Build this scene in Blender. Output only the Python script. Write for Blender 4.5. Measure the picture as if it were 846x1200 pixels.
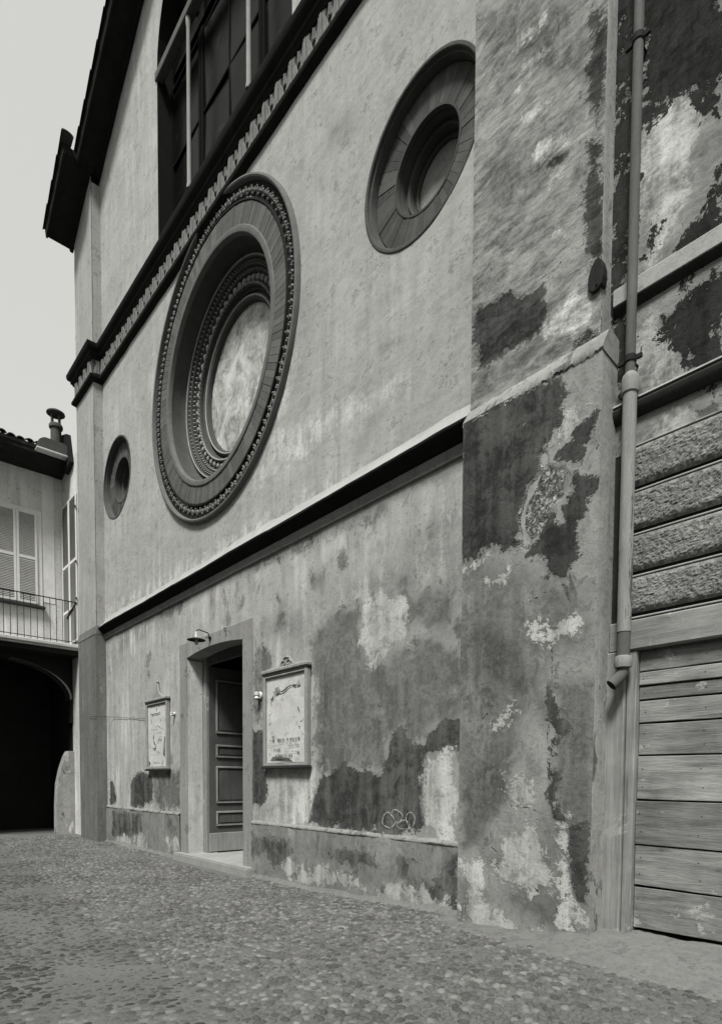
import bpy, bmesh, math, random
import numpy as np
from mathutils import Vector, Matrix, noise as mnoise
from mathutils.geometry import delaunay_2d_cdt

for o in list(bpy.data.objects):
    bpy.data.objects.remove(o, do_unlink=True)
SC = bpy.context.scene
COL = SC.collection
R = math.radians
random.seed(7)
RNG = np.random.default_rng(11)

# ------------------------------------------------------------------ camera
cam_d = bpy.data.cameras.new('camera')
cam = bpy.data.objects.new('camera', cam_d)
COL.objects.link(cam)
SC.camera = cam
PXW, PXH = 846.0, 1200.0
FPX, YAW, PITCH, ROLL, PPX, PPY, DIST, EYE = 692.935, 0.84, -0.044, 0.007, 431.54, 945.68, 4.782, 1.5
_f = Vector((-math.sin(YAW)*math.cos(PITCH), math.cos(YAW)*math.cos(PITCH), math.sin(PITCH)))
_r = Vector((math.cos(YAW), math.sin(YAW), 0))
_u = _r.cross(_f)
_r2 = _r*math.cos(ROLL) + _u*math.sin(ROLL)
_u2 = -_r*math.sin(ROLL) + _u*math.cos(ROLL)
_m = Matrix((_r2, _u2, -_f)).transposed().to_4x4()
_m.translation = Vector((0, -DIST, EYE))
cam.matrix_world = _m
cam_d.sensor_fit = 'HORIZONTAL'
cam_d.sensor_width = 36.0
cam_d.lens = 36.0*FPX/PXW
cam_d.shift_x = (PXW/2 - PPX)/PXW
cam_d.shift_y = (PPY - PXH/2)/PXW
cam_d.clip_start = 0.05
cam_d.clip_end = 2000

# ------------------------------------------------------------------ sky, sun, exposure
SUN_EL, SUN_AZ = R(57), R(148)          # azimuth clockwise from +Y
wd = bpy.data.worlds.new('World')
SC.world = wd
wd.use_nodes = True
wn = wd.node_tree.nodes; wl = wd.node_tree.links
wn.clear()
sky = wn.new('ShaderNodeTexSky'); sky.sky_type = 'NISHITA'; sky.sun_disc = False
sky.sun_elevation = SUN_EL; sky.sun_rotation = SUN_AZ
sky.air_density = 1.0; sky.dust_density = 3.0; sky.ozone_density = 1.0
bw = wn.new('ShaderNodeRGBToBW')
cc = wn.new('ShaderNodeMix'); cc.data_type = 'RGBA'; cc.blend_type = 'MULTIPLY'
cc.inputs[0].default_value = 1.0
cc.inputs[7].default_value = (1.0, 1.0, 0.965, 1)
bg = wn.new('ShaderNodeBackground'); bg.inputs[1].default_value = 0.10
wo = wn.new('ShaderNodeOutputWorld')
ov = wn.new('ShaderNodeMath'); ov.operation = 'MULTIPLY_ADD'      # thin even overcast over the clear sky
ov.inputs[1].default_value = 0.35; ov.inputs[2].default_value = 3.0
wl.new(sky.outputs[0], bw.inputs[0]); wl.new(bw.outputs[0], ov.inputs[0]); wl.new(ov.outputs[0], cc.inputs[6])
wl.new(cc.outputs[2], bg.inputs[0]); wl.new(bg.outputs[0], wo.inputs[0])
sd_ = bpy.data.lights.new('sun', 'SUN'); sd_.energy = 3.1; sd_.angle = R(12); sd_.color = (1, 0.995, 0.97)
sun = bpy.data.objects.new('sun', sd_); COL.objects.link(sun)
_to = Vector((math.sin(SUN_AZ)*math.cos(SUN_EL), math.cos(SUN_AZ)*math.cos(SUN_EL), math.sin(SUN_EL)))
sun.rotation_euler = _to.to_track_quat('Z', 'Y').to_euler()
sun.location = (0, -8, 25)
SC.view_settings.view_transform = 'Standard'
SC.view_settings.look = 'None'
SC.view_settings.gamma = 1.0
SC.view_settings.use_curve_mapping = False
SC.view_settings.exposure = 0.88
SC.cycles.max_bounces = 5; SC.cycles.diffuse_bounces = 3; SC.cycles.glossy_bounces = 2

# ------------------------------------------------------------------ mesh helpers
WP = {}                                   # world position of every object's origin
def link(o, parent, world):
    COL.objects.link(o)
    w = Vector(world)
    WP[o.name] = w
    if parent is not None:
        o.parent = parent
        o.location = w - WP[parent.name]
    else:
        o.location = w
    return o
def thing(name, loc, label, cat, group=None, kind=None):
    o = bpy.data.objects.new(name, None)
    o.empty_display_size = 0.3
    link(o, None, loc)
    tag(o, label, cat, group, kind)
    return o
def tag(o, label=None, cat=None, group=None, kind=None):
    if label: o['label'] = label
    if cat: o['category'] = cat
    if group: o['group'] = group
    if kind: o['kind'] = kind
    return o

class MB:
    def __init__(s): s.v = []; s.f = []
    def add(s, vs, fs):
        b = len(s.v); s.v += [tuple(q) for q in vs]; s.f += [tuple(b+i for i in q) for q in fs]; return s
    def box(s, x0, x1, y0, y1, z0, z1):
        return s.add([(x0,y0,z0),(x1,y0,z0),(x1,y1,z0),(x0,y1,z0),(x0,y0,z1),(x1,y0,z1),(x1,y1,z1),(x0,y1,z1)],
                     [(0,3,2,1),(4,5,6,7),(0,1,5,4),(1,2,6,5),(2,3,7,6),(3,0,4,7)])
    def prism(s, poly, a0, a1, axis='y'):
        """poly in the two other axes, extruded along axis from a0 to a1"""
        n = len(poly)
        def P(p, a):
            if axis == 'y': return (p[0], a, p[1])
            if axis == 'x': return (a, p[0], p[1])
            return (p[0], p[1], a)
        vs = [P(p, a0) for p in poly] + [P(p, a1) for p in poly]
        fs = [tuple(range(n)), tuple(range(2*n-1, n-1, -1))]
        fs += [(i, (i+1) % n, n+(i+1) % n, n+i) for i in range(n)]
        return s.add(vs, fs)
    def tube(s, pts, r, n=10, caps=True):
        pts = [Vector(p) for p in pts]; m = len(pts)
        rs = r if isinstance(r, (list, tuple)) else [r]*m
        vs = []; prev = None
        for i, p in enumerate(pts):
            d = (pts[min(i+1, m-1)] - pts[max(i-1, 0)]).normalized()
            if prev is None:
                a = Vector((0,0,1)) if abs(d.z) < .9 else Vector((1,0,0))
                u = d.cross(a).normalized()
            else:
                u = (prev - d*prev.dot(d)).normalized()
            prev = u; w = d.cross(u)
            for k in range(n):
                t = 2*math.pi*k/n
                vs.append(p + (u*math.cos(t) + w*math.sin(t))*rs[i])
        fs = []
        for i in range(m-1):
            for k in range(n):
                fs.append((i*n+k, i*n+(k+1) % n, (i+1)*n+(k+1) % n, (i+1)*n+k))
        if caps:
            fs.append(tuple(range(n-1, -1, -1))); fs.append(tuple((m-1)*n+k for k in range(n)))
        return s.add(vs, fs)
    def lathe(s, prof, c, axis='z', n=32, closed=False, amp=0.0):
        """prof = [(radius, height)], revolved round axis through c"""
        vs = []; fs = []; m = len(prof)
        for i, (r, h) in enumerate(prof):
            for k in range(n):
                t = 2*math.pi*k/n; a, b = r*math.cos(t), r*math.sin(t)
                vs.append((c[0]+a, c[1]+b, c[2]+h) if axis == 'z' else (c[0]+a, c[1]+h, c[2]+b))
        last = m if closed else m-1
        for i in range(last):
            j = (i+1) % m
            for k in range(n):
                fs.append((i*n+k, i*n+(k+1) % n, j*n+(k+1) % n, j*n+k))
        return s.add(vs, fs)
    def sweep(s, prof, path):
        """prof [(out, z)] swept along plan path [(x, y)] with mitres; outward is to the right of travel"""
        P = [Vector((p[0], p[1])) for p in path]; m = len(P); vs = []; k = len(prof)
        for i in range(m):
            ns = []
            if i > 0: d = (P[i]-P[i-1]).normalized(); ns.append(Vector((d.y, -d.x)))
            if i < m-1: d = (P[i+1]-P[i]).normalized(); ns.append(Vector((d.y, -d.x)))
            if len(ns) == 2:
                b = (ns[0]+ns[1]).normalized(); b = b/max(.2, b.dot(ns[0]))
            else: b = ns[0]
            for (o, z) in prof: vs.append((P[i].x+b.x*o, P[i].y+b.y*o, z))
        fs = []
        for i in range(m-1):
            for j in range(k-1):
                fs.append((i*k+j, (i+1)*k+j, (i+1)*k+j+1, i*k+j+1))
        fs.append(tuple(range(k))); fs.append(tuple((m-1)*k+j for j in range(k-1, -1, -1)))
        return s.add(vs, fs)
    def mesh(s, name, org=(0,0,0), bevel=0.0, seg=1, smooth=None):
        me = bpy.data.meshes.new(name)
        o = Vector(org)
        bm = bmesh.new()
        vv = [bm.verts.new(Vector(q)-o) for q in s.v]
        for q in s.f:
            try: bm.faces.new([vv[i] for i in q])
            except ValueError: pass
        bmesh.ops.remove_doubles(bm, verts=bm.verts[:], dist=1e-5)
        bmesh.ops.recalc_face_normals(bm, faces=bm.faces[:])
        if bevel > 0:
            es = [e for e in bm.edges if len(e.link_faces) == 2 and e.calc_face_angle(0) > R(28)]
            bmesh.ops.bevel(bm, geom=es, offset=bevel, segments=seg, affect='EDGES', clamp_overlap=True)
        bm.to_mesh(me); bm.free()
        if smooth is not None:
            me.shade_smooth()
            me.set_sharp_from_angle(angle=R(smooth))
        return me
    def build(s, name, mat, parent=None, org=None, bevel=0.0, seg=1, smooth=None):
        if org is None: org = WP[parent.name] if parent is not None else (0,0,0)
        me = s.mesh(name, org, bevel, seg, smooth)
        me.materials.append(mat)
        o = bpy.data.objects.new(name, me)
        return link(o, parent, org)
def piece(name, me, parent, loc, rot=(0,0,0), scale=(1,1,1)):
    o = bpy.data.objects.new(name, me)
    link(o, parent, loc)
    o.rotation_euler = rot; o.scale = scale
    return o
def box(name, mat, parent, *b, bevel=0.004): return MB().box(*b).build(name, mat, parent, bevel=bevel)

def poly_sd(pts, poly):
    """signed distance (positive inside) of Nx2 points to a polygon"""
    P = np.asarray(poly, float); A = P; B = np.roll(P, -1, 0)
    d = np.full(len(pts), 1e9); inside = np.zeros(len(pts), bool)
    for a, b in zip(A, B):
        e = b-a; w = pts-a
        t = np.clip((w@e)/max(e@e, 1e-12), 0, 1)
        d = np.minimum(d, np.hypot(*(w-t[:,None]*e).T))
        c = ((a[1] > pts[:,1]) != (b[1] > pts[:,1]))
        with np.errstate(divide='ignore', invalid='ignore'):
            xi = (b[0]-a[0])*(pts[:,1]-a[1])/(b[1]-a[1])+a[0]
        inside ^= c & (pts[:,0] < xi)
    return np.where(inside, d, -d)
def line_d(pts, line):
    d = np.full(len(pts), 1e9)
    P = np.asarray(line, float)
    for a, b in zip(P[:-1], P[1:]):
        e = b-a; w = pts-a
        t = np.clip((w@e)/max(e@e, 1e-12), 0, 1)
        d = np.minimum(d, np.hypot(*(w-t[:,None]*e).T))
    return d
def attr(me, name, vals):
    a = me.attributes.new(name, 'FLOAT', 'POINT')
    a.data.foreach_set('value', np.asarray(vals, np.float32))

def panel(name, mat, parent, outline, holes, y, sp, sds=(), cracks=None, lump=0.006, recess=None, yfun=None):
    """upright plaster face in the plane y, cut with holes; carries stain-shape distances for its material"""
    O = np.asarray(outline, float)
    x0, z0 = O.min(0); x1, z1 = O.max(0)
    gx = np.arange(x0+sp*.5, x1, sp); gz_ = np.arange(z0+sp*.5, z1, sp)
    G = np.stack(np.meshgrid(gx, gz_), -1).reshape(-1, 2)
    G += RNG.uniform(-.25, .25, G.shape)*sp
    keep = poly_sd(G, O) > sp*.35
    for h in holes: keep &= poly_sd(G, h) < -sp*.35
    G = G[keep]
    co = []; ed = []
    for lp in [outline]+list(holes):
        b = len(co); pts = []
        n = len(lp)
        for i in range(n):
            a = Vector(lp[i]); c = Vector(lp[(i+1) % n]); k = max(1, int((c-a).length/(sp*1.2)))
            for t in range(k): pts.append(a.lerp(c, t/k))
        co += pts; m = len(pts)
        ed += [(b+i, b+(i+1) % m) for i in range(m)]
    co += [Vector(q) for q in G.tolist()]
    vs, _, fs, *_ = delaunay_2d_cdt(co, ed, [], 0, 1e-6)
    V = np.array([tuple(q) for q in vs]); Fa = np.array([tuple(q) for q in fs])
    c = V[Fa].mean(1)
    ok = poly_sd(c, O) > 0
    for h in holes: ok &= poly_sd(c, h) < 0
    Fa = Fa[ok]
    e1 = V[Fa[:,1]]-V[Fa[:,0]]; e2 = V[Fa[:,2]]-V[Fa[:,0]]
    flip = (e1[:,0]*e2[:,1]-e1[:,1]*e2[:,0]) < 0
    Fa[flip] = Fa[flip][:, ::-1]
    yy = np.full(len(V), float(y))
    if lump:
        yy += np.array([lump*(mnoise.noise((q[0]*1.3, q[1]*1.3, 3.1)) + .5*mnoise.noise((q[0]*4, q[1]*4, 9.7))) for q in V])
    dist = {}
    for k in sds:
        d = np.full(len(V), -1.0)
        for pl in SD[k]: d = np.maximum(d, poly_sd(V, pl))
        dist[k] = np.clip(d, -1, 1)
    if recess:
        for k, dep in recess:
            nz = np.array([mnoise.noise((q[0]*9, q[1]*9, 1.7)) for q in V])
            yy += dep*np.clip((dist[k]+.03*nz)/.02+.5, 0, 1)
    org = Vector(WP[parent.name])
    P3 = np.stack([V[:,0]-org.x, yy-org.y, V[:,1]-org.z], -1)
    me = bpy.data.meshes.new(name)
    me.from_pydata(P3.tolist(), [], Fa.tolist())
    for k, d in dist.items(): attr(me, k, d)
    if cracks:
        d = np.full(len(V), 1.0)
        for ln in cracks: d = np.minimum(d, line_d(V, ln))
        attr(me, 'crack', np.clip(d, 0, 1))
    me.shade_smooth()
    me.materials.append(mat)
    o = bpy.data.objects.new(name, me)
    return link(o, parent, org)

# ------------------------------------------------------------------ materials
class NT:
    def __init__(s, name):
        s.m = bpy.data.materials.new(name); s.m.use_nodes = True
        s.t = s.m.node_tree; s.t.nodes.clear()
        s.out = s.t.nodes.new('ShaderNodeOutputMaterial')
        s.b = s.t.nodes.new('ShaderNodeBsdfPrincipled')
        s.t.links.new(s.b.outputs[0], s.out.inputs[0])
        s.pos = s.t.nodes.new('ShaderNodeNewGeometry').outputs['Position']
    def put(s, sock, v):
        if hasattr(v, 'is_linked'): s.t.links.new(v, sock)
        else: sock.default_value = v
    def math(s, op, a, b=0.0, c=None, clamp=False):
        n = s.t.nodes.new('ShaderNodeMath'); n.operation = op; n.use_clamp = clamp
        s.put(n.inputs[0], a); s.put(n.inputs[1], b)
        if c is not None: s.put(n.inputs[2], c)
        return n.outputs[0]
    def scale(s, v, vec=None):
        n = s.t.nodes.new('ShaderNodeVectorMath'); n.operation = 'MULTIPLY'
        s.put(n.inputs[0], vec or s.pos); n.inputs[1].default_value = v
        return n.outputs[0]
    def noise(s, sc, det=6, rough=.6, st=None, dist=0.0, vec=None):
        n = s.t.nodes.new('ShaderNodeTexNoise')
        s.put(n.inputs['Vector'], s.scale(st, vec) if st else (vec or s.pos))
        n.inputs['Scale'].default_value = sc; n.inputs['Detail'].default_value = det
        n.inputs['Roughness'].default_value = rough; n.inputs['Distortion'].default_value = dist
        return n.outputs['Fac']
    def voro(s, sc, st=None, feat='F1'):
        n = s.t.nodes.new('ShaderNodeTexVoronoi'); n.feature = feat
        s.put(n.inputs['Vector'], s.scale(st) if st else s.pos); n.inputs['Scale'].default_value = sc
        return n.outputs['Distance']
    def attr(s, name):
        n = s.t.nodes.new('ShaderNodeAttribute'); n.attribute_name = name
        return n.outputs['Fac']
    def rng(s, v, a, b, lo=0.0, hi=1.0, smooth=True):
        n = s.t.nodes.new('ShaderNodeMapRange'); n.clamp = True
        n.interpolation_type = 'SMOOTHSTEP' if smooth else 'LINEAR'
        s.put(n.inputs[0], v); n.inputs[1].default_value = a; n.inputs[2].default_value = b
        n.inputs[3].default_value = lo; n.inputs[4].default_value = hi
        return n.outputs[0]
    def lerp(s, f, a, b):                     # scalar mix
        n = s.t.nodes.new('ShaderNodeMix'); n.data_type = 'FLOAT'
        s.put(n.inputs[0], f); s.put(n.inputs[2], a); s.put(n.inputs[3], b)
        return n.outputs[0]
    def dev(s, v, k):                         # k*(v-.5)
        return s.math('MULTIPLY', s.math('SUBTRACT', v, .5), k)
    def sum(s, *vs):
        r = vs[0]
        for v in vs[1:]: r = s.math('ADD', r, v)
        return r
    def finish(s, val, height=None, strength=.5, dist=.01, rough=.9, spec=.05, metal=0.0, tint=(1.0, .998, .965)):
        n = s.t.nodes.new('ShaderNodeCombineColor')
        val = s.math('MAXIMUM', val, .004)
        for i in range(3): s.put(n.inputs[i], s.math('MULTIPLY', val, tint[i]))
        s.t.links.new(n.outputs[0], s.b.inputs['Base Color'])
        s.put(s.b.inputs['Roughness'], rough)
        s.b.inputs['Specular IOR Level'].default_value = spec if rough < .6 else .02
        s.b.inputs['Metallic'].default_value = metal
        if height is not None:
            bn = s.t.nodes.new('ShaderNodeBump'); bn.inputs['Strength'].default_value = strength
            bn.inputs['Distance'].default_value = dist
            s.put(bn.inputs['Height'], height)
            s.t.links.new(bn.outputs[0], s.b.inputs['Normal'])
        return s.m

def plaster(name, base, layers=(), mott=.5, mid=.35, streak=.3, brush=0.0, fine=.25, bump=.5, dist=.012, crack=False, flakes=None, big=.55, blot=None):
    """weathered lime plaster: clouds, rain streaks, brush marks and traced stain shapes (layers = attr, grey, ragged, soft, depth)"""
    t = NT(name)
    n1 = t.noise(big, 4, .65, dist=.6)
    n2 = t.noise(4.2, 6, .68, dist=.5)
    n3 = t.noise(20, 5, .78)
    ns = t.noise(1.0, 4, .65, st=(5.5, 5.5, .5), dist=.3)
    sk = t.math('MULTIPLY', t.dev(ns, streak*4.0), t.rng(n1, .35, .68))
    v = t.sum(1.0, t.dev(n1, mott*1.9), t.dev(n2, mid*2.2), sk, t.dev(n3, fine*2.8))
    v = t.math('SUBTRACT', v, t.math('MULTIPLY', t.rng(t.sum(n3, t.dev(n2, 1.1)), .60, .66), .42))      # pits and specks
    if brush:
        nb = t.lerp(.45, t.noise(1.0, 6, .72, st=(2.4, 2.4, 8.0), dist=.7), t.noise(1.0, 6, .74, st=(6.5, 6.5, 19.0), dist=.5))
        v = t.sum(v, t.math('MULTIPLY', t.math('SUBTRACT', t.rng(nb, .36, .64), .5), brush))
    shade = v
    v = t.math('MULTIPLY', v, base)
    h = t.sum(t.math('MULTIPLY', n2, .5), t.math('MULTIPLY', n3, .25))
    if brush: h = t.math('ADD', h, t.math('MULTIPLY', nb, .5))
    if layers or crack:
        edge = t.sum(t.dev(t.noise(2.6, 7, .78, dist=.9), 1.4), t.dev(ns, .6), t.dev(n2, 1.6), t.dev(n3, 1.1))
    if blot:            # loose blots of older, darker paint
        thr, g, sc = blot
        bm_ = t.rng(t.sum(t.noise(sc, 7, .7, st=(1.3, 1.3, .8), dist=.7), t.dev(ns, .25)), thr, thr+.07)
        v = t.lerp(t.math('MULTIPLY', bm_, .85), v, t.math('MULTIPLY', shade, g))
    for (a, g, rag, soft, dep) in layers:
        if a.endswith('mid') or a.endswith('wash'):       # thin wash: broken up all over
            m = t.rng(t.math('ADD', t.attr(a), t.math('MULTIPLY', t.math('ADD', edge, t.dev(ns, .3)), rag*1.25)), -soft, soft)
            m = t.math('MULTIPLY', m, t.rng(t.sum(n2, t.dev(ns, .35), t.dev(n1, .7)), .36, .54, .45, 1.0))
        else:
            m = t.rng(t.math('ADD', t.attr(a), t.math('MULTIPLY', edge, rag)), -soft, soft)
        lv = t.math('MULTIPLY', t.math('MULTIPLY', shade, g), t.rng(t.sum(n2, t.dev(n3, .5), t.dev(ns, .8)), .32, .70, .72, 1.5 if g < .25 else 1.1))
        v = t.lerp(m, v, lv)
        if dep:
            rim = t.math('MULTIPLY', t.math('MULTIPLY', m, t.math('SUBTRACT', 1.0, m)), .9)
            v = t.math('ADD', v, t.math('MULTIPLY', rim, t.math('MULTIPLY', shade, base)))
            h = t.math('ADD', h, t.math('MULTIPLY', m, dep*14))
        if a.endswith('rough'):
            pit = t.rng(t.noise(24, 5, .75, dist=.6), .38, .58)
            v = t.lerp(m, v, t.math('MULTIPLY', shade, t.lerp(pit, .07, g)))
            h = t.math('ADD', h, t.math('MULTIPLY', t.math('MULTIPLY', pit, m), 2.4))
    if flakes:
        thr, g, sc = flakes
        fm = t.rng(t.noise(sc, 7, .74, st=(1.4, 1.4, .8), dist=.7), thr, thr+.025)
        v = t.lerp(fm, v, t.math('MULTIPLY', shade, g))
        h = t.math('SUBTRACT', h, t.math('MULTIPLY', fm, .3))
    if crack:
        cm = t.rng(t.math('ADD', t.attr('crack'), t.math('MULTIPLY', edge, .02)), .001, .0065, 1.0, 0.0)
        cm = t.math('MULTIPLY', cm, t.rng(n2, .44, .52))
        v = t.lerp(cm, v, .03)
        h = t.math('SUBTRACT', h, t.math('MULTIPLY', cm, 1.2))
    return t.finish(v, h, bump, dist, rough=.93, spec=.15)

def simple(name, base, var=.3, sc=6.0, fine=.2, bump=.3, dist=.006, rough=.85, spec=.25, st=None, metal=0.0, fsc=60, worn=None):
    t = NT(name)
    n1 = t.noise(sc, 4, .65, st=st, dist=.4); n2 = t.noise(fsc, 2, .65, st=st)
    v = t.math('MULTIPLY', t.sum(1.0, t.dev(n1, var*2), t.dev(n2, fine*2)), base)
    if worn:
        thr, g, ws = worn
        v = t.lerp(t.rng(t.noise(ws, 5, .72, st=st, dist=.5), thr, thr+.05), v, g)
    return t.finish(v, t.sum(t.math('MULTIPLY', n1, .6), t.math('MULTIPLY', n2, .35)), bump, dist, rough, spec, metal)
def wood(name, base, axis, var=.5, worn=None, bump=.5):
    st = {'x': (1.1, 12, 12), 'z': (14, 14, .6), 'y': (14, .6, 14)}[axis]
    t = NT(name)
    n1 = t.noise(1.6, 5, .68, st=st, dist=.5); n2 = t.noise(2.2, 4, .62); n3 = t.noise(9, 3, .7, st=st)
    v = t.math('MULTIPLY', t.sum(1.0, t.dev(n1, var*1.8), t.dev(n2, var*1.5), t.dev(n3, .5)), base)
    v = t.math('MULTIPLY', v, t.rng(n1, .27, .33, .35, 1.0))            # grain splits
    if worn:
        thr, g = worn
        v = t.lerp(t.rng(t.noise(3.5, 6, .72, dist=.6), thr, thr+.06), v, g)
    return t.finish(v, t.sum(n1, t.math('MULTIPLY', n3, .5)), bump, .006, .8, .25)
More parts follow.
